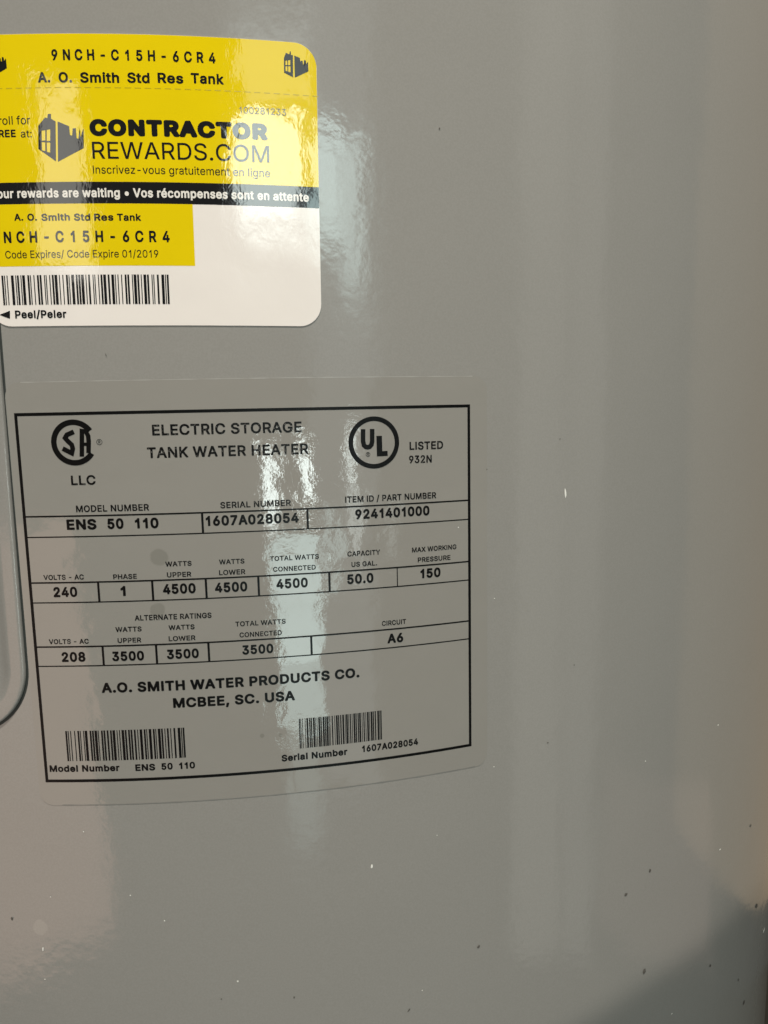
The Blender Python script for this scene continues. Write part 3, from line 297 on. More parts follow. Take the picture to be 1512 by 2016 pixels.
'S':'425|190 -6,159 -2,122 12,99 25,71 50,53 75,38 112,34 134,34 148,38 159,47 168,58 172,125 171,140 159,149 129,162 113,173 105,198 97,221 94,249 97,274 105,291 116,303 137,303 159,296 170,271 184,150 221,111 240,86 259,72 274,55 302,45 342,45 367,52 401,60 420,71 437,106 471,131 487,179 503,204 506,251 506,285 500,308 492,342 474,372 447,385 429,400 395,405 373,405 359,401 347,392 339,381 335,316 336,302 347,292 375,278 389,249 402,215 405,181 396,164 384,156 372,152 359,155 345,179 324,218 310,302 286,336 271,358 256,387 227,403 199,410 176,410 120,403 94,386 64,368 42,341 22,308 5,274 -4,249 -8',
'T':'427|190 1,176 12,171 27,171 397,55 398,41 403,32 411,28 423,28 473,31 484,41 496,55 500,392 500,403 497,414 488,418 476,418 423,416 414,408 405,394 398,278 397,278 21,271 9,257 1',
'V':'454|199 1,187 9,179 21,21 448,15 470,17 484,27 496,41 500,103 500,114 496,123 487,238 162,350 484,361 496,372 500,431 500,443 497,452 490,457 481,457 459,299 24,287 7,274 1',
'Y':'447|199 1,186 10,180 24,180 201,19 459,15 470,17 484,27 495,39 500,106 500,120 495,140 470,235 317,344 494,361 500,426 500,437 497,446 490,451 481,453 470,450 462,287 201,287 27,285 16,275 5,263 0',
'a':'374|138 -6,107 2,79 16,50 45,42 56,34 73,27 101,27 140,31 160,50 193,65 208,79 218,113 233,138 239,242 254,240 269,234 280,225 287,197 293,180 290,166 286,152 276,127 246,118 243,107 242,48 260,38 272,36 289,58 331,84 356,116 375,146 385,186 391,208 391,247 385,270 378,302 359,329 328,344 294,347 275,347 22,337 7,323 1,267 1,256 5,247 13,219 0,194 -7|164 92,183 91,200 94,225 108,237 123,243 140,242 155,174 147,138 133,133 118,137 104,146 97',
'c':'380|178 -6,138 6,107 23,84 42,57 79,46 101,33 143,30 166,30 216,33 239,43 275,60 309,73 328,101 356,138 378,172 388,242 389,279 378,316 356,344 328,354 314,369 281,369 264,363 254,350 244,304 232,290 231,273 240,259 268,239 284,220 290,195 290,178 284,162 272,150 254,140 227,137 211,138 168,147 135,163 110,179 98,203 92,214 92,237 97,253 108,264 124,270 138,282 149,293 153,307 153,346 143,358 138,369 124,370 107,356 73,340 50,324 33,301 17,274 3,251 -4,228 -7',
'd':'405|169 -6,136 4,116 14,94 30,66 61,47 95,36 126,30 166,30 222,43 278,52 300,71 329,104 362,140 382,167 389,228 389,245 385,273 371,274 474,278 488,287 497,298 501,360 500,374 489,379 474,377 20,368 8,354 1,298 2,287 8,279 18,267 9,237 -4,217 -7|204 93,231 97,250 110,266 138,274 174,274 213,263 255,249 275,230 286,214 290,183 287,164 275,155 265,147 249,137 213,138 168,146 138,153 124,161 111,175 100,189 95',
'e':'387|181 -6,138 5,116 17,90 37,65 65,46 100,34 140,30 166,30 219,40 267,61 311,73 328,102 357,144 381,172 388,237 389,274 379,312 357,339 331,352 311,369 275,375 250,379 225,377 168,368 156,354 150,141 150,147 129,164 108,178 100,206 92,220 92,242 97,255 104,262 111,278 138,287 143,298 145,357 130,370 115,373 98,359 67,350 53,324 27,296 9,267 -1,237 -7|143 247,266 247,260 261,248 277,233 286,217 290,192 290,175 284,156 269',
'g':'406|175 -131,147 -127,121 -117,82 -93,66 -76,47 -47,44 -33,48 -22,57 -13,94 8,105 13,119 14,133 7,158 -21,169 -27,192 -34,223 -34,251 -25,264 -16,271 -2,274 20,273 23,251 12,223 5,175 5,155 8,113 26,94 39,70 62,55 85,40 119,30 166,30 222,43 278,62 318,74 333,101 360,122 373,144 383,172 389,225 389,251 383,279 369,287 380,298 386,360 385,374 374,379 360,379 -10,369 -47,357 -67,336 -92,298 -116,279 -124,234 -133|195 105,217 104,237 109,248 117,264 138,274 172,274 220,262 259,249 276,234 285,214 291,186 288,167 277,155 266,147 250,138 217,138 172,143 149,150 135,162 119,178 109',
'h':'392|65 1,51 12,46 27,47 476,53 490,65 499,127 500,141 494,150 479,152 371,177 384,208 390,247 390,264 387,307 369,329 351,345 330,360 296,367 257,367 24,360 9,343 0,284 1,275 5,267 13,262 27,262 226,259 251,250 272,239 283,225 289,197 289,169 275,159 260,151 232,151 27,148 16,141 6,129 1',
'i':'178|66 1,52 12,48 27,48 361,54 375,66 384,128 385,145 376,152 361,152 24,146 10,131 1|86 391,60 403,43 423,37 439,37 467,49 490,61 501,89 513,111 513,134 504,154 484,163 462,163 439,153 419,134 400,111 391',
'k':'367|65 1,51 12,46 27,47 476,53 490,65 499,127 500,142 493,151 476,152 269,264 382,275 385,343 385,354 380,364 369,367 355,361 341,237 215,371 47,377 35,378 24,372 10,357 1,287 0,275 3,255 21,158 144,151 136,151 27,147 13,138 4,127 0',
'l':'192|72 1,58 12,53 27,53 476,59 490,72 499,136 500,144 497,154 490,160 473,160 24,154 10,139 1',
'm':'569|65 1,51 12,46 27,46 358,49 369,59 380,71 385,127 385,138 381,149 371,169 382,191 390,244 390,273 381,292 367,309 351,340 375,365 386,382 390,438 390,455 386,480 375,491 367,517 342,537 302,544 260,544 27,541 16,531 5,519 0,460 0,449 5,439 16,436 27,436 263,428 279,418 286,396 292,379 289,362 281,354 271,347 251,347 27,345 16,335 5,323 0,267 0,253 6,245 16,243 27,243 254,237 274,230 281,216 289,200 292,183 288,166 277,157 263,151 240,151 27,148 16,141 6,129 1',
'n':'392|65 1,51 12,46 27,46 358,51 372,59 380,68 384,124 385,138 381,149 370,176 383,191 387,208 390,244 391,284 381,306 370,329 351,346 327,354 310,364 277,367 254,367 27,363 13,354 4,340 0,284 1,275 5,267 13,262 27,262 226,259 251,250 272,240 282,225 289,200 289,183 284,169 275,159 260,151 232,151 27,148 16,141 6,129 1',
'o':'397|178 -6,138 6,107 23,84 42,57 79,46 101,33 143,30 166,30 216,33 239,43 275,60 309,73 328,101 356,138 378,172 388,242 389,276 379,304 365,343 329,355 314,368 292,381 255,387 222,387 160,373 104,352 64,324 33,298 15,262 -1,234 -7|201 93,211 92,228 95,242 100,256 111,268 129,274 143,282 188,277 230,266 258,249 278,239 284,223 290,195 290,178 284,167 277,149 253,138 213,138 168,146 138,153 124,164 109,179 98',
'p':'405|65 -124,51 -113,46 -99,46 358,49 370,59 381,73 385,129 385,141 379,149 368,172 381,211 391,244 391,289 380,315 367,352 333,364 316,385 271,395 226,395 162,391 137,378 95,360 60,333 30,309 13,278 -1,242 -8,214 -8,180 -1,152 14,151 -99,147 -113,138 -122,127 -126|206 95,233 94,261 108,278 134,287 165,290 196,285 232,279 249,261 276,236 289,205 289,191 285,177 276,159 246,151 210,151 176,163 128,183 104',
'r':'259|65 1,51 12,46 27,46 358,49 369,59 380,71 385,127 385,138 381,146 373,169 384,194 390,239 391,250 388,261 378,266 366,266 308,262 296,253 288,244 284,197 286,184 282,165 271,154 249,151 235,151 27,148 16,141 6,129 1',
's':'353|154 -6,112 5,92 15,58 44,40 76,33 95,31 110,36 121,53 135,100 145,114 144,123 140,131 132,137 115,145 104,162 95,176 92,199 92,220 98,234 110,236 118,232 125,221 133,120 160,81 181,61 202,47 227,43 247,43 295,56 326,69 342,95 365,120 378,156 389,221 389,241 386,280 368,311 340,321 326,337 289,337 278,331 267,322 258,314 254,272 245,257 246,242 255,221 285,199 293,179 293,159 286,151 279,147 269,151 262,162 255,255 230,288 215,302 206,323 185,336 163,343 138,343 98,335 73,319 47,302 30,286 18,255 3,232 -4,210 -7',
't':'231|148 -2,124 4,94 21,82 32,67 54,60 77,56 99,56 287,21 291,10 301,6 312,6 360,8 371,16 381,24 386,56 388,58 447,66 459,80 465,139 465,151 461,159 453,163 444,163 388,212 386,224 377,231 363,231 312,224 298,209 289,163 287,163 105,165 99,170 95,207 98,215 95,224 88,229 79,236 51,239 23,229 8,215 0,195 -4',
'u':'392|160 -3,134 3,96 24,70 53,53 90,46 126,46 359,49 370,59 382,73 386,129 385,141 380,148 370,151 359,151 152,154 132,166 109,180 100,202 96,225 100,244 111,255 129,259 143,262 166,262 359,265 370,275 382,287 386,340 386,351 383,363 373,367 359,367 28,364 17,354 6,343 1,284 2,275 6,264 17,236 3,211 -4',
'w':'531|139 1,127 10,119 24,24 338,20 361,29 378,44 385,103 385,114 382,124 375,129 366,176 199,220 361,228 375,238 382,249 385,308 385,319 381,327 373,375 202,382 215,422 364,427 372,440 382,451 385,507 385,524 376,530 364,530 350,437 41,430 21,421 7,406 0,350 0,339 4,329 13,321 30,281 176,277 186,274 186,224 12,215 4,204 0',
'é':'387|181 -6,138 5,116 17,81 45,60 73,40 115,33 143,30 166,30 216,34 241,47 283,62 314,73 328,102 357,113 365,163 387,157 398,158 415,202 505,211 514,223 518,287 517,296 513,304 505,308 494,307 483,246 387,276 378,313 356,339 331,352 311,369 275,375 250,379 225,377 168,368 156,354 150,140 149,147 129,156 115,167 106,192 95,220 92,245 99,261 110,279 139,296 145,357 130,370 115,372 95,350 53,324 27,296 9,267 -1,237 -7|143 247,266 247,260 261,248 277,233 286,217 290,192 290,175 284,156 269',
'•':'374|172 83,150 90,127 103,98 131,90 142,82 159,75 184,75 221,78 238,96 275,122 300,133 308,155 319,183 326,209 326,228 323,242 318,271 302,294 280,302 269,313 246,320 215,320 190,316 173,312 159,296 131,267 103,231 85,211 82',},
0.27: {
',':'199|65 -103,51 -100,41 -92,34 -81,32 -70,59 102,68 116,84 124,158 122,166 118,175 108,179 97,180 83,134 -81,125 -94,112 -102',
'.':'199|105 -4,75 6,54 26,44 48,43 78,50 100,70 124,100 137,122 138,146 130,167 114,179 95,184 81,185 56,177 34,155 8,130 -3',
'0':'427|208 -6,183 -2,145 12,123 28,93 58,78 79,59 120,47 166,41 213,41 286,47 333,59 379,78 420,105 456,139 484,178 500,200 505,254 505,284 498,327 475,355 447,374 420,389 390,407 325,410 297,410 199,403 158,389 109,373 76,355 52,320 20,290 4,249 -6|210 109,219 106,243 109,255 114,268 128,284 164,295 224,295 278,282 344,274 363,260 381,247 390,227 395,208 391,197 385,186 374,176 357,164 322,156 259,161 191,172 153,189 122,202 111',
'1':'370|208 0,197 2,187 8,178 19,175 30,175 306,173 308,156 298,115 282,102 282,91 286,80 296,75 309,74 369,77 380,86 391,129 415,162 443,193 486,201 494,216 500,263 500,274 497,282 491,290 481,293 470,293 30,286 14,271 2',
'2':'427|88 0,69 6,60 15,56 25,55 74,61 90,243 286,268 322,274 352,270 372,257 386,235 393,211 393,191 386,180 374,172 350,170 333,166 325,156 316,142 312,82 312,66 323,58 339,58 372,66 404,85 438,104 461,131 482,159 495,200 505,252 505,271 502,306 489,325 477,353 453,367 434,380 410,387 388,391 366,391 336,388 317,377 284,354 246,301 181,237 115,241 112,366 112,380 107,391 97,396 85,396 33,393 19,381 6,366 0',
'3':'427|196 -6,161 1,130 11,102 27,76 49,56 76,42 109,38 134,41 158,51 171,65 177,133 176,144 171,152 162,162 131,171 120,196 109,229 106,251 112,273 125,280 139,283 155,281 169,273 189,251 205,215 213,163 213,151 218,141 228,136 245,136 292,139 302,148 317,208 385,204 387,90 388,76 392,65 403,60 415,61 478,73 493,90 499,349 500,360 498,374 488,381 475,382 426,380 415,363 391,305 328,288 306,322 292,344 277,368 253,377 240,391 213,400 174,401 139,396 114,381 79,364 54,348 38,324 21,297 7,264 -3,245 -6',
'4':'427|274 0,257 6,244 22,242 87,239 90,61 91,50 95,42 102,34 120,34 172,39 186,213 481,227 494,242 500,307 498,323 486,329 470,328 459,321 443,252 328,272 336,324 336,335 334,345 327,353 317,356 306,356 205,359 202,389 202,400 198,412 186,416 172,416 120,411 105,395 92,359 90,356 87,356 30,350 14,340 5,329 0|180 205,184 202,239 202,242 205,242 309',
'5':'427|202 -6,163 2,125 19,109 30,82 57,71 73,55 109,51 131,53 153,63 166,76 173,144 173,155 168,163 159,173 131,182 120,204 109,229 106,256 117,270 131,281 161,278 191,270 210,259 224,245 232,226 237,207 237,188 232,169 224,155 213,142 210,84 216,73 222,62 233,58 243,57 254,82 475,93 491,111 499,352 499,368 488,376 469,376 415,372 404,365 396,346 388,191 387,188 382,185 347,210 349,251 349,284 342,311 330,331 317,359 289,384 248,395 215,398 199,398 147,395 125,384 95,366 64,329 27,303 11,275 1,245 -6',
'6':'427|205 -6,169 2,139 15,117 30,82 69,65 103,58 128,55 150,55 191,58 210,74 258,97 303,221 485,232 495,243 499,311 499,324 494,334 483,339 469,337 456,254 333,290 326,325 309,341 297,371 263,386 235,396 199,396 134,386 101,372 73,355 49,328 25,292 5,279 1,249 -6|220 106,238 106,257 114,273 134,281 161,279 185,271 205,257 219,238 226,213 226,194 219,177 199,172 183,170 169,172 153,180 131,188 120,199 111',
'7':'427|116 0,100 5,89 15,84 30,85 44,257 385,256 388,86 388,73 391,60 402,54 415,53 467,57 481,68 494,83 500,365 500,379 497,391 486,397 473,396 404,203 19,193 6,179 0',
'8':'427|203 -6,176 -2,146 7,101 32,67 68,52 98,45 131,45 166,51 196,72 236,97 262,82 281,65 319,61 336,61 379,68 409,86 441,114 469,135 484,157 495,195 505,255 505,293 495,329 477,358 450,381 412,391 374,391 341,383 308,371 284,355 262,374 243,395 210,405 180,408 161,408 134,404 112,390 76,370 49,344 27,312 10,274 -2,252 -6|200 109,211 106,241 106,260 111,274 119,284 131,288 150,285 169,277 183,256 196,233 202,206 199,178 186,168 174,162 155,165 136,175 120|213 314,228 311,244 315,255 319,269 333,274 357,270 371,260 385,250 391,225 396,198 388,184 377,179 363,181 336,192 322',
'9':'427|145 0,131 3,118 14,112 27,113 41,198 167,156 177,128 190,107 208,78 240,62 276,55 311,55 355,61 388,66 402,86 437,107 462,137 483,161 495,197 505,251 505,270 502,306 489,325 477,355 450,374 423,386 399,396 361,396 303,390 273,379 246,351 191,232 17,220 6,208 0|207 276,216 273,235 273,249 277,265 288,276 306,281 328,276 361,265 378,246 391,227 395,205 391,188 380,177 363,171 333,177 303,191 284',
'A':'450|47 0,33 3,21 14,15 27,15 41,173 475,184 492,200 500,268 500,282 497,295 486,302 473,447 79,459 44,459 30,456 19,446 6,432 0,361 2,347 12,337 30,304 123,173 123,170 120,135 22,126 9,118 3,107 0|210 235,214 232,263 232,264 235,238 309,235 309',
'B':'430|84 0,74 2,63 8,55 19,52 30,52 467,55 481,67 494,82 500,262 500,298 493,336 478,352 467,379 438,394 413,404 380,404 328,400 311,391 290,371 262,393 240,402 227,413 205,420 180,423 150,420 118,413 93,404 74,393 58,369 34,333 14,311 7,270 0|169 115,172 112,257 112,284 118,295 125,302 137,306 150,301 169,287 186,259 197,240 199,172 199,169 197|169 311,172 309,246 309,259 312,273 320,284 333,289 350,284 369,278 377,270 382,246 388,172 388,169 385',
'C':'476|240 -6,201 1,174 10,147 23,122 41,89 74,78 88,57 129,41 177,35 218,35 281,44 336,54 366,84 419,109 448,155 481,199 499,229 505,294 505,343 492,376 476,397 461,427 431,443 409,459 377,469 344,467 322,457 308,444 301,376 301,365 307,354 318,340 352,330 366,308 381,278 390,245 390,212 380,187 360,174 341,161 314,155 289,152 270,152 229,160 191,172 161,188 139,209 122,229 114,250 109,286 112,303 117,321 128,341 150,355 185,365 195,376 201,436 202,449 199,458 193,466 183,469 161,459 123,443 90,425 65,390 33,357 14,321 1,286 -6',
'D':'469|84 0,74 2,63 8,55 19,52 30,52 467,56 484,68 495,82 500,252 500,303 491,349 471,379 451,415 411,437 374,453 325,459 290,459 210,449 161,440 135,424 104,410 83,371 45,322 17,300 9,246 0|169 115,172 112,232 112,276 123,303 139,314 150,328 172,338 208,344 249,341 281,336 306,324 336,308 358,278 377,235 388,172 388,169 385',
'E':'397|84 0,74 2,63 8,55 19,52 30,52 467,56 484,68 495,84 500,349 500,366 495,378 484,382 467,382 415,377 403,366 393,349 388,172 388,169 385,169 311,172 309,339 309,357 301,365 290,368 279,368 227,365 216,354 202,339 197,172 197,169 194,169 115,172 112,352 112,366 109,379 98,385 85,385 30,380 16,369 5,355 0',
'H':'482|84 0,74 2,63 8,55 19,52 30,52 467,58 486,68 495,79 500,136 500,153 495,165 484,169 467,169 314,172 312,333 312,336 314,336 467,340 484,352 495,366 500,426 500,442 494,453 481,456 467,456 33,450 14,440 5,429 0,369 0,352 5,340 16,336 33,336 197,333 199,172 199,169 197,169 33,166 20,158 8,145 1',
'I':'196|84 0,73 2,63 8,55 19,52 30,52 470,58 486,73 498,139 500,150 497,158 491,166 481,169 470,169 30,163 14,147 2',
'M':'577|84 0,74 2,63 8,55 19,52 30,52 467,54 478,60 488,71 497,84 500,164 500,175 497,186 488,197 467,294 216,300 201,303 201,413 484,426 495,440 500,522 500,540 492,549 481,552 467,552 33,550 22,543 12,535 5,524 0,464 0,451 5,439 16,434 33,434 210,431 214,351 14,341 5,328 0,276 0,262 5,246 23,169 217,167 213,166 33,165 22,155 8,142 1',
'N':'487|84 0,74 2,63 8,55 19,52 30,52 467,58 486,68 495,82 500,150 500,169 492,181 478,341 225,344 230,344 467,346 478,356 492,371 500,431 500,448 494,458 481,461 467,461 33,455 14,445 5,431 0,360 0,342 8,172 274,169 270,168 25,160 11,145 1',
'O':'496|240 -6,201 1,174 10,149 22,123 41,87 77,68 106,47 155,35 218,35 281,41 322,57 371,78 411,109 448,147 476,177 491,199 499,229 505,291 505,343 492,386 469,428 431,451 398,467 366,482 311,485 289,485 207,476 161,467 134,452 103,427 68,403 43,362 16,321 1,286 -6|238 112,272 109,308 120,325 131,338 144,356 174,368 221,371 248,368 281,360 314,348 341,332 363,321 371,298 385,278 390,245 390,234 388,215 380,193 366,185 357,166 325,158 300,152 270,152 229,155 213,160 191,172 161,188 139,201 128,220 117',
'P':'420|84 0,74 2,63 8,55 19,52 30,52 467,55 481,67 494,82 500,259 500,295 493,339 475,357 462,382 436,404 395,411 369,415 339,412 292,402 260,393 240,365 205,339 185,311 171,276 162,246 159,172 158,169 156,169 30,165 16,154 6,142 0|169 273,172 271,235 271,262 276,279 284,291 303,295 317,295 344,287 367,276 377,267 382,243 388,172 388,169 385',
'R':'423|84 0,74 2,63 8,55 19,52 30,52 467,55 481,67 494,82 500,259 500,298 493,341 475,360 462,385 436,401 406,412 374,415 352,415 314,405 270,384 232,357 205,345 197,426 49,429 36,426 19,415 6,401 0,333 0,319 5,305 19,224 169,172 169,169 167,169 33,166 19,158 8,145 1|169 284,172 281,237 281,257 284,278 292,290 306,297 333,295 350,287 369,270 382,246 388,172 388,169 385',
'S':'421|200 -8,159 -1,123 12,98 26,72 50,52 77,37 115,33 148,37 165,48 175,60 180,131 179,139 174,149 165,158 134,169 121,194 110,221 104,254 110,271 115,284 124,295 143,294 162,290 168,265 181,148 217,112 235,88 253,72 268,54 298,44 337,44 364,50 397,59 419,71 437,105 470,132 487,178 502,202 506,251 506,287 499,309 492,343 473,374 446,388 427,403 391,407 369,404 345,393 332,380 326,314 327,305 331,296 339,285 369,274 380,257 389,232 394,202 391,180 383,165 367,162 356,164 345,183 328,303 291,336 276,360 260,390 230,405 203,413 178,413 124,405 96,388 65,368 42,342 22,311 6,287 -2,251 -8',
'T':'423|199 0,189 2,178 8,170 19,167 30,167 385,164 388,57 388,42 393,33 403,28 415,29 478,41 494,57 500,388 500,399 498,414 486,421 470,420 415,416 404,410 397,402 391,391 388,287 388,284 385,284 33,282 22,273 8,260 1',
'U':'482|229 -7,191 0,172 6,132 26,118 37,88 67,65 108,55 135,52 160,52 468,54 479,65 495,82 501,142 501,154 496,165 485,169 468,169 181,175 157,188 132,205 120,218 113,240 108,267 108,292 114,317 129,329 149,336 171,338 190,338 468,341 481,352 495,366 501,434 499,451 486,456 468,456 162,452 138,443 108,432 86,418 65,388 35,358 15,319 0,300 -4,281 -7',
'W':'627|164 0,145 6,137 15,133 25,15 456,15 475,23 489,31 495,41 500,102 500,118 495,129 485,136 467,197 229,258 459,267 484,279 495,293 500,358 500,372 495,385 484,390 473,454 227,521 484,533 495,547 500,607 500,618 497,626 491,636 475,636 454,521 33,511 11,500 3,489 0,424 0,410 3,398 14,389 30,326 263,258 19,246 6,233 0',
'a':'372|149 -7,108 3,79 17,49 47,34 75,26 107,26 143,32 168,48 196,65 214,81 225,106 236,48 256,36 271,35 290,59 334,84 358,116 378,146 388,187 394,209 394,250 388,272 380,305 361,333 329,347 296,351 274,350 26,340 9,324 1,267 1,256 4,245 11,223 0,196 -7|160 105,185 102,212 110,223 118,231 129,236 148,234 151,179 143,146 132,143 121,145 113|140 247,235 260,232 271,223 280,198 285,168 277,152 264',
'b':'402|209 -7,176 0,152 13,144 6,133 2,73 2,57 9,46 26,45 471,53 490,70 500,133 501,144 497,154 487,160 471,160 381,163 379,179 387,201 392,258 392,288 383,320 367,351 339,368 315,388 272,398 228,398 160,385 105,366 67,354 51,327 24,291 4,253 -7|210 105,223 103,234 105,245 109,258 118,268 132,275 149,283 192,277 231,267 258,258 269,231 283,212 283,198 279,190 274,178 263,168 244,160 209,160 179,172 135,185 117,198 107',
'd':'402|180 -7,137 4,117 14,95 29,66 61,46 97,36 127,29 168,29 222,42 280,53 304,70 331,103 364,139 383,169 392,226 392,248 387,264 379,267 381,267 471,273 487,283 497,294 501,360 499,376 486,382 468,382 34,380 23,370 9,354 2,297 2,275 13,237 -4,221 -7|197 105,207 103,221 105,232 109,245 118,259 143,267 176,267 212,256 253,245 269,229 279,215 283,188 280,169 268,155 244,147 214,147 173,156 141,169 118,182 109',
'e':'385|191 -7,155 0,117 17,89 37,65 65,46 100,33 141,29 165,29 220,39 269,60 313,73 331,103 361,145 384,171 391,237 392,277 381,316 358,343 332,365 293,373 274,381 231,381 173,377 162,368 152,343 143,357 139,370 127,375 116,376 102,362 70,352 54,324 27,300 11,256 -4,237 -7|197 105,218 102,240 107,251 113,260 124,270 146,155 146,153 143,156 135,169 118,182 110|157 255,158 253,163 253,253 253,255 255,242 272,232 279,218 283,196 283,180 277,169 270',
'i':'181|79 0,68 2,58 8,50 19,47 30,47 358,55 376,72 388,57 397,41 418,36 432,36 459,43 478,61 500,90 513,112 514,137 505,150 494,164 478,172 454,171 432,162 413,136 388,153 376,161 358,161 30,155 14,139 2',
'l':'195|84 0,73 2,63 8,55 19,52 30,52 470,58 486,73 498,139 500,150 497,158 491,166 481,169 470,169 30,163 14,147 2',
'm':'562|78 0,67 2,57 8,48 19,45 30,45 355,48 369,59 382,75 388,130 388,141 385,152 376,171 386,193 393,245 393,275 383,294 371,307 357,335 378,362 390,378 393,433 393,452 389,477 378,490 369,514 344,532 311,539 287,542 260,542 30,538 16,529 6,512 0,455 0,440 6,428 19,425 33,425 260,419 274,411 279,392 284,364 276,355 262,351 249,351 33,348 19,336 6,321 0,266 0,248 8,240 19,237 30,236 251,231 270,226 276,201 284,187 281,174 272,165 260,160 238,160 33,157 20,148 8,135 1',
'o':'394|188 -7,152 0,115 18,85 42,56 80,45 102,33 143,29 168,29 218,33 242,42 277,59 310,73 331,102 359,139 381,171 391,245 391,278 382,307 367,348 329,358 315,371 293,384 255,390 222,390 160,380 116,362 78,345 53,324 32,300 15,264 0,234 -7|195 105,212 102,226 105,237 109,251 118,262 135,272 171,275 192,270 228,263 247,246 272,237 277,221 283,199 283,182 277,171 270,157 250,147 212,147 173,155 142,163 127,171 117,185 107',
'r':'260|78 0,67 2,57 8,48 19,45 30,45 355,48 369,60 382,75 388,130 388,141 385,152 378,168 386,195 393,242 393,253 390,266 380,272 366,272 306,267 292,257 281,245 276,198 279,189 276,172 265,163 246,160 235,160 33,157 19,148 8,135 1',
'u':'390|171 -4,135 3,97 24,70 54,53 91,45 130,45 356,48 370,62 384,78 389,133 389,145 384,155 373,160 356,160 154,163 138,166 127,174 117,185 110,204 107,223 110,239 119,249 135,253 149,256 168,256 356,259 370,269 383,283 389,338 389,351 386,365 374,370 359,370 34,367 20,355 7,340 1,283 2,272 6,261 14,239 3,212 -4',},
0.36: {
'A':'439|57 0,36 7,22 21,14 39,14 59,162 467,169 479,178 489,198 499,269 500,287 495,304 482,315 464,450 97,462 59,462 41,458 28,444 11,424 1,363 0,348 3,333 11,320 26,287 113,191 114,159 28,145 11,133 3,120 0',
'C':'463|235 -5,197 2,172 11,144 25,119 43,88 74,77 89,53 132,38 180,32 221,32 281,41 332,52 365,68 398,81 417,109 448,136 470,154 481,197 498,230 505,293 504,342 492,375 476,397 461,428 431,445 405,461 372,471 340,470 314,458 294,438 281,423 278,367 279,352 284,337 297,328 309,316 337,296 355,273 362,261 362,248 362,225 355,210 345,195 324,185 302,180 284,178 266,178 233,183 205,195 175,207 158,228 144,253 138,281 140,299 147,314 160,322 172,331 198,352 218,372 224,425 224,445 218,461 205,470 188,471 165,461 125,444 91,425 66,390 34,357 14,321 1,283 -5',
'N':'474|91 0,74 6,61 16,51 31,48 46,48 451,50 467,57 479,71 493,91 500,160 500,183 491,200 473,317 289,319 294,319 454,326 477,342 493,362 500,421 500,443 491,458 474,464 451,464 49,462 33,455 21,441 7,421 0,350 0,327 9,314 23,195 210,193 206,193 46,189 28,175 11,157 2',
'O':'482|235 -5,197 2,172 11,147 23,121 41,84 79,66 107,44 157,32 218,32 281,39 322,54 370,76 409,109 448,147 476,195 497,230 505,291 504,342 492,378 474,400 458,428 431,451 398,469 362,483 309,486 289,486 208,476 160,468 134,453 104,427 69,402 44,364 18,321 1,283 -5|245 139,268 138,296 146,309 155,316 162,332 188,341 226,343 248,341 276,332 312,324 327,311 343,288 357,273 362,248 362,238 359,210 345,189 314,183 294,178 266,178 233,180 218,187 193,195 175,206 160,215 152,228 144',
'R':'414|91 0,74 6,61 16,51 31,48 46,48 451,54 474,70 492,91 500,259 500,299 493,319 486,345 474,365 459,390 432,408 401,418 368,421 345,421 310,414 272,390 225,362 196,430 69,434 46,428 26,413 9,393 1,327 0,307 6,286 26,216 156,195 157,193 155,193 46,191 33,185 22,171 8,155 1|193 299,195 297,236 297,266 304,272 312,274 327,273 340,269 350,261 355,243 360,195 360,193 358',
'T':'414|198 0,183 5,170 13,160 26,155 44,154 358,152 360,69 360,56 363,44 371,31 385,26 401,25 454,29 469,36 481,46 491,59 497,71 500,378 500,396 497,416 482,425 461,426 403,418 382,404 368,388 361,302 360,300 358,300 49,296 31,284 13,266 3,254 0',},
}

PAINT = (0.290, 0.279, 0.259)

def paint_material():
    mt, nt, nd, lk, p = new_mat('grey_enamel_paint')
    co = obj_coords(nd)
    cloud = noise(nd, lk, co, 9.0, 3.0)
    col = mix_col(nd, lk, cloud, tuple(c * 0.97 for c in PAINT), tuple(c * 1.03 for c in PAINT))
    pale = blots(nd, lk, co, [(tuple(surf(-56.5, -117, 0)), 0.0018), (tuple(surf(-51.2, -160, 0)), 0.0015)])
    col = mix_col(nd, lk, math_node(nd, lk, 'MULTIPLY', pale, 0.13), col, (0.6, 0.56, 0.5))
    grain = ramp(nd, lk, noise(nd, lk, co, 2400.0, 2.0), 0.3, 0.7)
    col = mix_col(nd, lk, grain, mix_col(nd, lk, 0.018, col, (0.0, 0.0, 0.0)), mix_col(nd, lk, 0.016, col, (1.0, 1.0, 1.0)))
    lk.new(col, p.inputs['Base Color'])
    smear = nd.new('ShaderNodeMapRange')
    smear.inputs['From Min'].default_value, smear.inputs['From Max'].default_value = 0.35, 0.7
    smear.inputs['To Min'].default_value, smear.inputs['To Max'].default_value = 0.075, 0.15
    lk.new(noise(nd, lk, co, 26.0, 5.0, 0.65, 0.8, (1.0, 1.0, 0.45)), smear.inputs['Value'])
    lk.new(smear.outputs['Result'], p.inputs['Roughness'])
    p.inputs['IOR'].default_value = 1.5
    peel = noise(nd, lk, co, 420.0, 2.0)
    wave = noise(nd, lk, co, 38.0, 1.0)
    n1 = bump(nd, lk, wave, 0.00022)
    n2 = bump(nd, lk, peel, 0.000034, 1.0, n1)
    lk.new(n2, p.inputs['Normal'])
    return mt

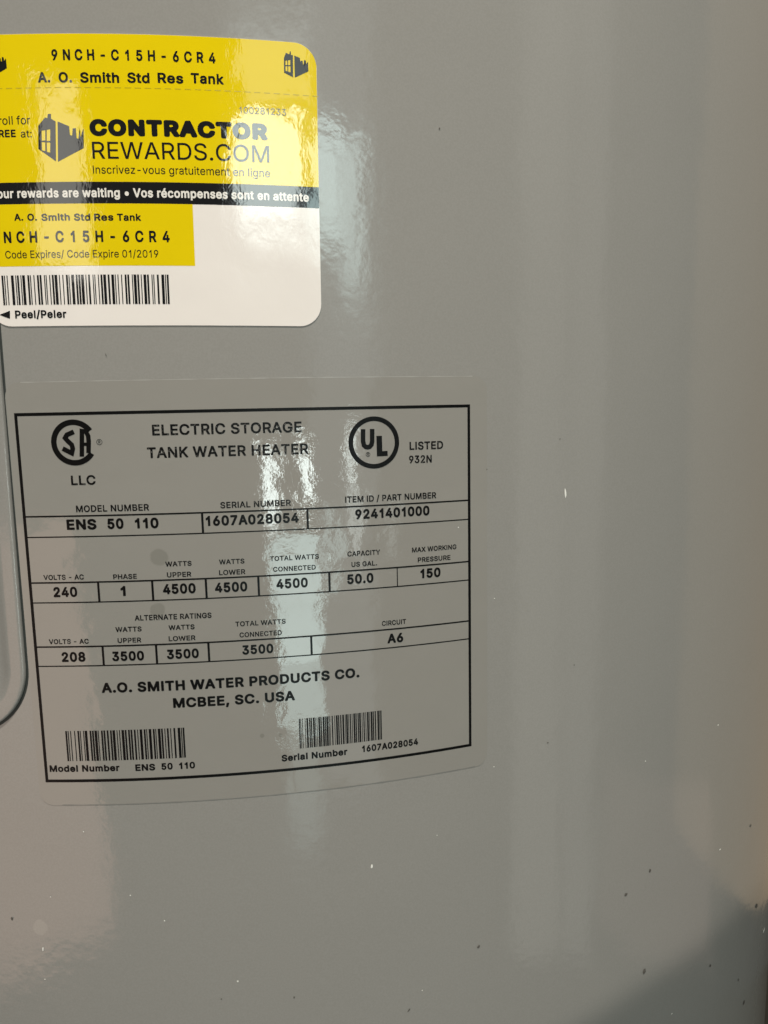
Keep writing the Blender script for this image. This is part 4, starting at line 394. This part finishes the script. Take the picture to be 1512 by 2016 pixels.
def film_normal(nd, lk, co):
    """trapped-air ripples of the clear label film, the same for the film and for the ink under it"""
    broad = noise(nd, lk, co, 55.0, 1.0, 0.5, 0.6)
    cells = nd.new('ShaderNodeTexVoronoi')
    cells.feature = 'SMOOTH_F1'
    cells.inputs['Scale'].default_value = 210.0
    cells.inputs['Smoothness'].default_value = 0.6
    warp = nd.new('ShaderNodeMapping')
    warp.inputs['Scale'].default_value = (1.0, 1.0, 0.55)
    lk.new(co, warp.inputs['Vector'])
    lk.new(warp.outputs['Vector'], cells.inputs['Vector'])
    patch = ramp(nd, lk, noise(nd, lk, co, 60.0, 2.0), 0.48, 0.62)
    bub = math_node(nd, lk, 'MULTIPLY', cells.outputs['Distance'], patch)
    n1 = bump(nd, lk, broad, 0.00012)
    pits = noise(nd, lk, co, 380.0, 4.0, 0.6)
    n2 = bump(nd, lk, bub, 0.00006, 1.0, n1)
    return bump(nd, lk, pits, 0.000032, 1.0, n2)

def film_material():
    mt, nt, nd, lk, p = new_mat('clear_label_film_on_grey')
    co = obj_coords(nd)
    cloud = noise(nd, lk, co, 30.0, 3.0)
    base = tuple(c * f for c, f in zip(PAINT, (1.0, 0.99, 0.97)))
    col = mix_col(nd, lk, cloud, tuple(c * 0.95 for c in base), tuple(c * 1.03 for c in base))
    spots = [(tuple(on_label(L1, x, y, 0.08)), (rx + ry) / 2000.0) for x, y, rx, ry in STAINS]
    msk = blots(nd, lk, co, spots)
    col = mix_col(nd, lk, math_node(nd, lk, 'MULTIPLY', msk, 0.33), col, (0.13, 0.13, 0.105))
    lk.new(col, p.inputs['Base Color'])
    p.inputs['Roughness'].default_value = 0.045
    p.inputs['IOR'].default_value = 1.5
    lk.new(film_normal(nd, lk, co), p.inputs['Normal'])
    return mt

def sticker_normal(nd, lk, co):
    fine = noise(nd, lk, co, 380.0, 3.0, 0.6, 0.5, (1.0, 1.0, 0.6))
    broad = noise(nd, lk, co, 70.0, 1.0)
    n1 = bump(nd, lk, broad, 0.00020)
    return bump(nd, lk, fine, 0.00003, 1.0, n1)

def ink(name, colour, rough, kind, cloudy=0.06, wear=None, spec=0.5):
    mt, nt, nd, lk, p = new_mat(name)
    co = obj_coords(nd)
    k = noise(nd, lk, co, 120.0, 3.0)
    col = mix_col(nd, lk, k, tuple(c * (1 - cloudy) for c in colour), tuple(min(1, c * (1 + cloudy)) for c in colour))
    if wear:
        w = ramp(nd, lk, noise(nd, lk, co, 2600.0, 1.0), 0.60, 0.68)
        col = mix_col(nd, lk, math_node(nd, lk, 'MULTIPLY', w, wear[1]), col, wear[0])
    lk.new(col, p.inputs['Base Color'])
    p.inputs['Roughness'].default_value = rough
    p.inputs['IOR'].default_value = 1.5
    p.inputs['Specular IOR Level'].default_value = spec
    lk.new((film_normal if kind == 'film' else sticker_normal)(nd, lk, co), p.inputs['Normal'])
    return mt

def plain(name, colour, rough):
    mt, nt, nd, lk, p = new_mat(name)
    co = obj_coords(nd)
    k = noise(nd, lk, co, 40.0, 4.0)
    lk.new(mix_col(nd, lk, k, tuple(c * 0.85 for c in colour), tuple(min(1, c * 1.12) for c in colour)), p.inputs['Base Color'])
    p.inputs['Roughness'].default_value = rough
    return mt

M_PAINT = paint_material()
M_FILM = film_material()
M_INK = ink('black_thermal_ink', (0.005, 0.005, 0.005), 0.30, 'film', 0.06, None, 0.12)
M_INK_FINE = ink('worn_black_thermal_ink', (0.006, 0.006, 0.006), 0.30, 'film', 0.06, (PAINT, 0.30), 0.12)
M_WHITE = ink('white_sticker_stock', (0.86, 0.80, 0.75), 0.12, 'sticker', 0.02)
M_YELLOW = ink('yellow_print', (0.79, 0.59, 0.003), 0.055, 'sticker', 0.03)
M_BLACK = ink('black_print', (0.012, 0.012, 0.013), 0.065, 'sticker')
M_WPRINT = ink('white_print', (0.80, 0.76, 0.70), 0.14, 'sticker', 0.02)
M_FAINT = ink('faint_grey_print', (0.16, 0.15, 0.08), 0.13, 'sticker')
M_LINE = ink('crease_print', (0.50, 0.38, 0.012), 0.2, 'sticker')
M_GAP_SHADE = plain('painted_gap_shade', (0.030, 0.034, 0.030), 0.6)
M_DIRT = plain('brown_black_dirt', (0.10, 0.09, 0.078), 0.7)
M_CHIP = plain('bright_paint_chip', (0.88, 0.86, 0.80), 0.5)
M_EDGE = plain('painted_edge_glint', tuple(c * 1.28 for c in PAINT), 0.25)
M_EDGE_DARK = plain('dark_film_edge', tuple(c * 0.72 for c in PAINT), 0.5)
M_FLOOR = plain('concrete', (0.16, 0.15, 0.14), 0.8)

# ------------------------------------------------------------------ mesh helpers
def mesh_ob(name, verts, faces, mat, parent=None, smooth=True, normals=None):
    me = bpy.data.meshes.new(name)
    me.from_pydata([tuple(v) for v in verts], [], faces)
    me.update()
    if smooth:
        me.polygons.foreach_set('use_smooth', [True] * len(me.polygons))
    if normals:
        me.normals_split_custom_set_from_vertices([tuple(n) for n in normals])
    me.materials.append(mat)
    o = bpy.data.objects.new(name, me)
    C.objects.link(o)
    if parent:
        o.parent = parent
    return o

def radial(v):
    n = Vector((v.x, v.y, 0))
    return n.normalized()

def flat_on_label(name, L, tris, pts, h, mat, parent):
    """flat print: 2-D triangles (mm on the label) laid on the curved label at height h (mm, or one per point)"""
    verts = [on_label(L, p[0], p[1], h if isinstance(h, (int, float)) else h[i]) for i, p in enumerate(pts)]
    faces = []
    for a, b, c in tris:
        ar = (pts[b][0] - pts[a][0]) * (pts[c][1] - pts[a][1]) - (pts[c][0] - pts[a][0]) * (pts[b][1] - pts[a][1])
        if abs(ar) < 1e-9:
            continue
        faces.append((a, b, c) if ar > 0 else (a, c, b))
    return mesh_ob(name, verts, faces, mat, parent, True, [radial(v) for v in verts])

class Print:
    """collects flat 2-D shapes that make up one printed mark"""
    def __init__(self):
        self.pts, self.tris = [], []
    def poly(self, outer, holes=()):
        loops = [[Vector((x, y, 0)) for x, y in lp] for lp in (outer, *holes)]
        base = len(self.pts)
        for lp in loops:
            self.pts += [(v.x, v.y) for v in lp]
        self.tris += [tuple(base + i for i in t) for t in tessellate_polygon(loops)]
    def rect(self, x0, y0, x1, y1, step=4.0):
        nx = max(1, int(math.ceil(abs(x1 - x0) / step)))
        base = len(self.pts)
        for i in range(nx + 1):
            x = x0 + (x1 - x0) * i / nx
            self.pts += [(x, y0), (x, y1)]
        for i in range(nx):
            a = base + 2 * i
            self.tris += [(a, a + 2, a + 3), (a, a + 3, a + 1)]
    def stroke(self, path, w):
        n = len(path)
        left, rght = [], []
        for i, p in enumerate(path):
            d0 = Vector(path[i]) - Vector(path[i - 1]) if i else Vector(path[1]) - Vector(path[0])
            d1 = Vector(path[i + 1]) - Vector(path[i]) if i < n - 1 else d0
            d0, d1 = d0.normalized(), d1.normalized()
            t = (d0 + d1).normalized()
            nrm = Vector((-t.y, t.x))
            k = w / 2 / max(0.6, nrm.dot(Vector((-d1.y, d1.x))))
            left.append((p[0] + nrm.x * k, p[1] + nrm.y * k))
            rght.append((p[0] - nrm.x * k, p[1] - nrm.y * k))
        base = len(self.pts)
        for a, b in zip(left, rght):
            self.pts += [a, b]
        for i in range(n - 1):
            q = base + 2 * i
            self.tris += [(q, q + 1, q + 3), (q, q + 3, q + 2)]
    def ring(self, c, r0, r1, a0=0.0, a1=360.0, n=72):
        base = len(self.pts)
        for i in range(n + 1):
            a = math.radians(a0 + (a1 - a0) * i / n)
            self.pts += [(c[0] + r0 * math.cos(a), c[1] + r0 * math.sin(a)), (c[0] + r1 * math.cos(a), c[1] + r1 * math.sin(a))]
        for i in range(n):
            q = base + 2 * i
            self.tris += [(q, q + 1, q + 3), (q, q + 3, q + 2)]
    def build(self, name, L, h, mat, parent):
        return flat_on_label(name, L, self.tris, self.pts, h, mat, parent)

# ------------------------------------------------------------------ lettering
def area2(lp):
    return sum(lp[i - 1][0] * lp[i][1] - lp[i][0] * lp[i - 1][1] for i in range(len(lp)))

def load_glyphs():
    g = {}
    for weight, table in GLYPHS.items():
        g[weight] = {}
        for ch, s in table.items():
            parts = s.split('|')
            g[weight][ch] = (int(parts[0]) / 500.0, [[(int(q.split()[0]) / 500.0, int(q.split()[1]) / 500.0) for q in lp.split(',')] for lp in parts[1:] if lp])
        g[weight][' '] = (0.38, [])
    return g
G = load_glyphs()

def inside(p, lp):
    x, y = p
    c = False
    for i in range(len(lp)):
        (x0, y0), (x1, y1) = lp[i - 1], lp[i]
        if (y0 > y) != (y1 > y) and x < (x1 - x0) * (y - y0) / (y1 - y0) + x0:
            c = not c
    return c

def groups(loops):
    """solid pieces of a glyph: [outer loop, holes]"""
    depth = [sum(inside(lp[0], q) for q in loops if q is not lp) for lp in loops]
    res = [[lp, []] for lp, d in zip(loops, depth) if d % 2 == 0]
    for lp, d in zip(loops, depth):
        if d % 2:
            for r in res:
                if inside(lp[0], r[0]):
                    r[1].append(lp)
                    break
    return res

def lettering(L, spec, h, mat, parent):
    """one printed line: stretched to run from x0 to x1 with the given cap height"""
    s, x0, x1, y, cap, weight, mode = spec
    font = G[weight]
    pr = Print()
    ext = lambda c: (min(p[0] for lp in font[c][1] for p in lp), max(p[0] for lp in font[c][1] for p in lp))
    if mode == 'mono':
        pitch = (x1 - x0) / len(s)
        places = []
        for i, c in enumerate(s):
            lo, hi = ext(c)
            sx = min(cap * 0.85, pitch * 0.74 / max(0.3, hi - lo))
            places.append((c, x0 + pitch * (i + 0.5) - sx * (lo + hi) / 2, sx))
    else:
        adv, pen = [], 0.0
        for c in s:
            adv.append(pen)
            pen += font[c][0]
        lo = ext(s[0])[0]
        sx = (x1 - x0) / (adv[-1] + ext(s[-1])[1] - lo)
        places = [(c, x0 + (a - lo) * sx, sx) for c, a in zip(s, adv)]
    for c, px, sx in places:
        for o, hs in groups(font[c][1]):
            f = lambda lp: [(px + a * sx, y + b * cap) for a, b in lp]
            pr.poly(f(o), [f(q) for q in hs])
    return pr.build('lettering', L, h, mat, parent)

C128 = ('212222 222122 222221 121223 121322 131222 122213 122312 132212 221213 221312 231212 112232 122132 122231 113222 123122 123221 223211 221132 '
        '221231 213212 223112 312131 311222 321122 321221 312212 322112 322211 212123 212321 232121 111323 131123 131321 112313 132113 132311 211313 '
        '231113 231311 112133 112331 132131 113123 113321 133121 313121 211331 231131 213113 213311 213131 311123 311321 331121 312113 312311 332111 '
        '314111 221411 431111 111224 111422 121124 121421 141122 141221 112214 112412 122114 122411 142112 142211 241211 221114 413111 241112 134111 '
        '111242 121142 121241 114212 124112 124211 411212 421112 421211 212141 214121 412121 111143 111341 131141 114113 114311 411113 411311 113141 '
        '114131 311141 411131 211412 211214 211232 2331112').split()

def barcode(L, corners, text, h, mat, parent):
    codes = [104] + [ord(c) - 32 for c in text]
    codes.append((codes[0] + sum(i * c for i, c in enumerate(codes[1:], 1))) % 103)
    codes.append(106)
    widths = [int(w) for c in codes for w in C128[c]]
    x0 = (corners[0][0] + corners[2][0]) / 2
    x1 = (corners[1][0] + corners[3][0]) / 2
    y1 = (corners[0][1] + corners[1][1]) / 2
    y0 = (corners[2][1] + corners[3][1]) / 2
    k = (x1 - x0) / sum(widths)
    pr, pen = Print(), 0
    for i, w in enumerate(widths):
        if i % 2 == 0:
            pr.rect(x0 + pen * k - 0.01, y0, x0 + (pen + w) * k + 0.01, y1)
        pen += w
    return pr.build('barcode', L, h, mat, parent)

def rounded(x0, y0, x1, y1, r, n=10):
    pts = []
    for cx, cy, a0 in ((x1 - r, y1 - r, 0), (x0 + r, y1 - r, 90), (x0 + r, y0 + r, 180), (x1 - r, y0 + r, 270)):
        for i in range(n + 1):
            a = math.radians(a0 + 90 * i / n)
            pts.append((cx + r * math.cos(a), cy + r * math.sin(a)))
    # break up the long straight runs so that the sheet can follow the tank
    out = []
    for i, p in enumerate(pts):
        q = pts[(i + 1) % len(pts)]
        d = math.hypot(q[0] - p[0], q[1] - p[1])
        k = max(1, int(d / 3.0))
        out += [(p[0] + (q[0] - p[0]) * t / k, p[1] + (q[1] - p[1]) * t / k) for t in range(k)]
    return out

def sheet(name, L, outline, h, mat, parent, base=0.0, curl=None):
    """a thin sheet with thickness: domed rings from the outline in to the middle, and an edge wall down to the tank"""
    n = len(outline)
    cx = sum(p[0] for p in outline) / n
    cy = sum(p[1] for p in outline) / n
    rings = [1.0, 0.985, 0.95, 0.9, 0.8, 0.65, 0.5, 0.35, 0.2, 0.1]
    verts, faces, nrm = [], [], []
    for t in rings:
        for x, y in outline:
            xx, yy = cx + (x - cx) * t, cy + (y - cy) * t
            v = on_label(L, xx, yy, h)
            verts.append(v)
            nrm.append(radial(v))
    for k in range(len(rings) - 1):
        for i in range(n):
            j = (i + 1) % n
            faces.append((k * n + i, k * n + j, (k + 1) * n + j, (k + 1) * n + i))
    c = len(verts)
    v = on_label(L, cx, cy, h)
    verts.append(v); nrm.append(radial(v))
    k = len(rings) - 1
    for i in range(n):
        faces.append((k * n + i, k * n + (i + 1) % n, c))
    b = len(verts)
    for x, y in outline:
        d = Vector((x - cx, y - cy)).normalized()
        e = (on_label(L, x + d.x, y + d.y, 0) - on_label(L, x, y, 0)).normalized()
        for hh in (h, base):
            verts.append(on_label(L, x, y, hh)); nrm.append(e)
    for i in range(n):
        j = (i + 1) % n
        faces.append((b + 2 * i, b + 2 * i + 1, b + 2 * j + 1, b + 2 * j))
    return mesh_ob(name, verts, faces, mat, parent, True, nrm)

# ------------------------------------------------------------------ the tank
floor = None
def disc(name, r, z0, z1, mat):
    n = 64
    vs = [Vector((r * math.cos(2 * math.pi * i / n), r * math.sin(2 * math.pi * i / n), z)) for z in (z0, z1) for i in range(n)]
    fs = [(i, (i + 1) % n, n + (i + 1) % n, n + i) for i in range(n)] + [tuple(range(n, 2 * n)), tuple(range(n - 1, -1, -1))]
    return mesh_ob(name, vs, fs, mat, None, False)
floor = disc('floor', 1.2, -0.1, 0.0, M_FLOOR)
floor['kind'] = 'structure'

heater = bpy.data.objects.new('water_heater', None)
C.objects.link(heater)
heater['label'] = 'glossy grey cylindrical water heater tank with a yellow sticker and a printed rating label'
heater['category'] = 'water heater'

def lathe(name, prof, mat, parent, seg=384):
    vs, fs = [], []
    for r, z in prof:
        for i in range(seg):
            a = 2 * math.pi * i / seg
            vs.append(Vector((r * math.sin(a), -r * math.cos(a), z)))
    for k in range(len(prof) - 1):
        for i in range(seg):
            j = (i + 1) % seg
            fs.append((k * seg + i, k * seg + j, (k + 1) * seg + j, (k + 1) * seg + i))
    return mesh_ob(name, vs, fs, mat, parent, True)

jacket = lathe('jacket', [(R, 0.05)] + [(R, 0.05 + 1.4 * i / 28) for i in range(1, 29)], M_PAINT, heater)
lathe('top_cap', [(R + 0.003, 1.435), (R + 0.004, 1.44), (R + 0.004, 1.455), (R, 1.462), (R - 0.02, 1.467), (0.12, 1.475), (0.001, 1.477)], M_PAINT, heater, 128)
lathe('base_ring', [(R - 0.02, 0.0), (R + 0.003, 0.0), (R + 0.004, 0.004), (R + 0.004, 0.058), (R + 0.002, 0.062)], M_PAINT, heater, 128)

# access cover: raised lip, rolled edge and a shallow dished middle; its lower right corner is in view
PX1, PY0 = -54.75, -69.5
def access_panel():
    x0, x1, y0, y1, r = PX1 - 120.0, PX1, PY0, PY0 + 200.0, 15.0
    prof = [(0.0, 0.25), (0.02, 0.5), (0.08, 0.8), (0.2, 0.97), (0.45, 1.05), (1.2, 1.07), (2.6, 1.07), (3.3, 1.02), (3.9, 0.86), (4.6, 0.55), (5.4, 0.28), (6.2, 0.16), (9.0, 0.14)]
    loops = []
    for d, h in prof:
        loops.append((rounded_n(x0 + d, y0 + d, x1 - d, y1 - d, max(0.5, r - d)), h))
    cx, cy = (x0 + x1) / 2, (y0 + y1) / 2
    last, hl = loops[-1]
    for t in (0.9, 0.75, 0.6, 0.45, 0.3, 0.15, 0.05):
        loops.append(([(cx + (x - cx) * t, cy + (y - cy) * t) for x, y in last], hl))
    n = len(loops[0][0])
    vs = [surf(x, y, h) for lp, h in loops for x, y in lp]
    fs = []
    for k in range(len(loops) - 1):
        for i in range(n):
            j = (i + 1) % n
            fs.append((k * n + i, k * n + j, (k + 1) * n + j, (k + 1) * n + i))
    fs.append(tuple(range((len(loops) - 1) * n, len(loops) * n)))
    o = mesh_ob('access_panel', vs, fs, M_PAINT, heater)
    o['label'] = 'raised grey cover plate with a rounded corner at the left edge'
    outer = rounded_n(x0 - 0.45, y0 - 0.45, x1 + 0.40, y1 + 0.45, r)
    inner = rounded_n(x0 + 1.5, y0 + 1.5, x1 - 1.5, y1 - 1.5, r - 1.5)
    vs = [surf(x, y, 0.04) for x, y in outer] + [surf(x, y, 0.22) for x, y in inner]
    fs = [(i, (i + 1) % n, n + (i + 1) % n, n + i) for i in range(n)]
    mesh_ob('gap_shade', vs, fs, M_GAP_SHADE, o)  # dark strip painting the shade in the gap around the panel
    return o

def rounded_n(x0, y0, x1, y1, r, na=14, ns=24):
    """rounded rectangle with a fixed number of points"""
    pts = []
    cs = ((x1 - r, y1 - r, 0), (x0 + r, y1 - r, 90), (x0 + r, y0 + r, 180), (x1 - r, y0 + r, 270))
    for q, (cx, cy, a0) in enumerate(cs):
        for i in range(na + 1):
            a = math.radians(a0 + 90 * i / na)
            pts.append((cx + r * math.cos(a), cy + r * math.sin(a)))
        nx, ny, na0 = cs[(q + 1) % 4]
        a = math.radians(na0)
        e = (nx + r * math.cos(a), ny + r * math.sin(a))
        p = pts[-1]
        pts += [(p[0] + (e[0] - p[0]) * i / ns, p[1] + (e[1] - p[1]) * i / ns) for i in range(1, ns)]
    return pts

access_panel()

# ------------------------------------------------------------------ rating label
FH, IH = 0.10, 0.14                                  # film and ink heights, mm
label = sheet('rating_label', L1, rounded(-51.0, -46.8, 53.7, 47.3, 3.2), FH, M_FILM, heater)
label['label'] = 'clear film rating label with a black ruled table of electrical data'

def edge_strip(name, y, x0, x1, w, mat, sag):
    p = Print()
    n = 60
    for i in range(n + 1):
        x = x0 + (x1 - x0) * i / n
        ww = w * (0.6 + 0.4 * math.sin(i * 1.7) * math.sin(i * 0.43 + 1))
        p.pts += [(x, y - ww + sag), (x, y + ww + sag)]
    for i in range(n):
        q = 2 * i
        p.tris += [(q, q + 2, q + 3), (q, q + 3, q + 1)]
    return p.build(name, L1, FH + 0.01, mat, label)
edge_strip('edge_glint', 47.3, -47.5, 50.0, 0.13, M_EDGE, -0.1)  # highlight of the film's top edge, put into the strip's colour
edge_strip('dark_line', -46.8, -46.0, 50.3, 0.14, M_EDGE_DARK, 0.1)  # strip along the film's bottom edge, darker than the paint

rows, (cl, cr) = FRAME['rows'], FRAME['cols']
top, bot = rows[0], rows[1]
pr = Print()
bw = 0.33
pr.rect(cl - bw, top - bw, cr + bw, top + bw)
pr.rect(cl - bw, bot - bw, cr + bw, bot + bw)
pr.rect(cl - bw, bot + bw, cl + bw, top - bw)
pr.rect(cr - bw, bot + bw, cr + bw, top - bw)
pr.build('border', L1, IH, M_INK, label)
for i, y in enumerate(rows[2:]):
    w = 0.17 if i % 2 == 0 else 0.13
    pr = Print()
    pr.rect(cl + bw, y - w, cr - bw, y + w)
    pr.build('rule', L1, IH, M_INK, label)
for key, k in (('div1', 2), ('div2', 4), ('div3', 6)):
    for i, x in enumerate(FRAME[key]):
        w = 0.11 if (key == 'div2' and i == 5) else 0.24
        pr = Print()
        pr.rect(x - w, rows[k + 1] + 0.13, x + w, rows[k] - 0.17)
        pr.build('divider', L1, IH, M_INK, label)
for spec in TEXT1:
    lettering(L1, spec, IH, M_INK if spec[4] > 4.0 or spec[5] > 0.25 else M_INK_FINE, label)
barcode(L1, BARS1[0], 'ENS 50 110', IH, M_INK, label)
barcode(L1, BARS1[1], '1607A028054', IH, M_INK, label)

pr = Print()                                         # the two approval marks
c, r = CSA['c'], CSA['r']
a = math.degrees(math.atan2(CSA['ends'][0][1] - c[1], CSA['ends'][0][0] - c[0]))
pr.ring(c, r - 1.16, r, a + 4, 357 - a)
pr.stroke(CSA['S'], 1.0)
pr.stroke(CSA['A'], 0.95)
pr.stroke(CSA['Ab'], 0.7)
mark = pr.build('approval_mark', L1, IH, M_INK, label)
mark['label'] = 'open ring approval mark with two letters inside'
pr = Print()
c, r = UL['c'], UL['r']
pr.ring(c, r - 1.02, r)
pr.stroke(UL['U'], 1.02)
pr.poly(UL['L'])
mark = pr.build('approval_mark', L1, IH, M_INK, label)
mark['label'] = 'closed ring approval mark with two stepped letters inside'
for x, y, q in ((CSA['R'][0], CSA['R'][1], 0.62), (UL['R'][0], UL['R'][1], 0.5)):
    pr = Print()
    pr.ring((x, y), q - 0.1, q, 0, 360, 24)
    pr.stroke([(x - 0.18, y - 0.3), (x - 0.18, y + 0.28), (x + 0.12, y + 0.28), (x + 0.18, y + 0.1), (x - 0.05, y - 0.02), (x + 0.2, y - 0.3)], 0.1)
    pr.build('registered_mark', L1, IH, M_INK_FINE, label)

# ------------------------------------------------------------------ yellow and white sticker
SH = 0.20
SX0, SX1, SY0, SY1, SR = -30.4, 37.9, -28.0, 27.9, 4.6
sticker = sheet('promotion_sticker', L2, rounded(SX0, SY0, SX1, SY1, SR), SH, M_WHITE, heater)
sticker['label'] = 'glossy yellow and white peel-off sticker with black print'
BT, BB = 0.22, -3.95                                 # black band
arc = lambda cx, cy, a0, a1: [(cx + SR * math.cos(math.radians(a0 + (a1 - a0) * i / 10)), cy + SR * math.sin(math.radians(a0 + (a1 - a0) * i / 10))) for i in range(11)]

def columns(name, h, mat, x0, x1, lo, hi):
    """a printed area between two height functions, cut in columns so that it hugs the curve"""
    n = 90
    xs = sorted(set([x0 + (x1 - x0) * i / n for i in range(n + 1)]
                    + [SX1 - SR * (1 - math.cos(math.radians(9 * i))) for i in range(11) if SX1 - SR * (1 - math.cos(math.radians(9 * i))) < x1]))
    p = Print()
    for x in xs:
        p.pts += [(x, lo(x)), (x, hi(x))]
    for i in range(len(xs) - 1):
        q = 2 * i
        p.tris += [(q, q + 2, q + 3), (q, q + 3, q + 1)]
    return p.build(name, L2, h, mat, sticker)

def top_edge(x):
    m_ = 0.03
    if x > SX1 - SR:
        return SY1 - m_ - SR + math.sqrt(max(0, SR * SR - (x - SX1 + SR) ** 2))
    if x < SX0 + SR:
        return SY1 - m_ - SR + math.sqrt(max(0, SR * SR - (SX0 + SR - x) ** 2))
    return SY1 - m_
columns('yellow_field', SH + 0.025, M_YELLOW, SX0 + 0.03, SX1 - 0.03, lambda x: BT, top_edge)
columns('black_band', SH + 0.025, M_BLACK, SX0 + 0.03, SX1 - 0.03, lambda x: BB, lambda x: BT - 0.01)
columns('yellow_box', SH + 0.025, M_YELLOW, SX0 + 0.03, FRAME2_BOX, lambda x: FRAME2_BOXB, lambda x: BB - 0.01)
pr = Print()                                         # tear line across the top strip
x = SX0 + 1.0
while x < SX1 - 0.8:
    pr.rect(x, 17.88 + 0.0, x + 1.25, 18.02)
    x += 1.95
pr.build('tear_line', L2, SH + 0.05, M_LINE, sticker)

TH = SH + 0.06
for spec in TEXT2:
    lettering(L2, spec, TH, {'white': M_WPRINT, 'faint': M_FAINT}.get(spec[6], M_BLACK), sticker)
barcode(L2, BARS2[0], '9NCH-C15H-6CR4', TH, M_BLACK, sticker)
pr = Print()
pr.poly(TRI)
pr.build('arrow', L2, TH, M_BLACK, sticker)
def house(h, dx, dy):
    pr = Print()
    mv = lambda lp: [(x + dx, y + dy) for x, y in lp]
    pr.poly(mv(h[0]), [mv(p) for p in h[1]])
    pr.poly(mv(h[2]))
    pr.build('house_emblem', L2, TH, M_BLACK, sticker)
house(HOUSE_B, 0, 0)
house(HOUSE_S, 0, 0)
house(HOUSE_S, *HSHIFT)

# ------------------------------------------------------------------ specks of dirt and chipped paint
rnd = random.Random(4)
def speck(u, v, w, h, ang, bend=0.0, n=11):
    vs = []
    c, s = math.cos(math.radians(-ang)), math.sin(math.radians(-ang))
    for i in range(n):
        a = 2 * math.pi * i / n
        k = 0.5 * rnd.uniform(0.75, 1.2)
        x, y = w * k * math.cos(a), h * k * math.sin(a)
        x += bend * (1 - (y / (h * 0.5)) ** 2)
        vs.append(surf(u + x * c - y * s, v + x * s + y * c, 0.045 + 0.09))
    top = surf(u, v, 0.135 + min(w, h) * 0.22)
    return vs + [top], [(i, (i + 1) % n, n) for i in range(n)]
def specks(name, items, mat):
    vs, fs = [], []
    for it in items:
        a, b = speck(*it)
        fs += [tuple(i + len(vs) for i in f) for f in b]
        vs += a
    return mesh_ob(name, vs, fs, mat, heater)
big = [s for s in SPECKS if s[5] == 1 and s[3] > 0.8]
for s in big:
    specks('paint_chip', [s[:5] + ((0.12 if s[3] > 1.5 else 0.0),)], M_CHIP)
o = specks('dust_specks', [s[:5] for s in SPECKS if s[5] == 1 and s[3] <= 0.8], M_CHIP)
o['kind'] = 'stuff'
o = specks('dirt_specks', [(s[0], s[1], s[2] * 0.75, s[3] * 0.75, s[4]) for s in SPECKS if s[5] == 0], M_DIRT)
o['kind'] = 'stuff'
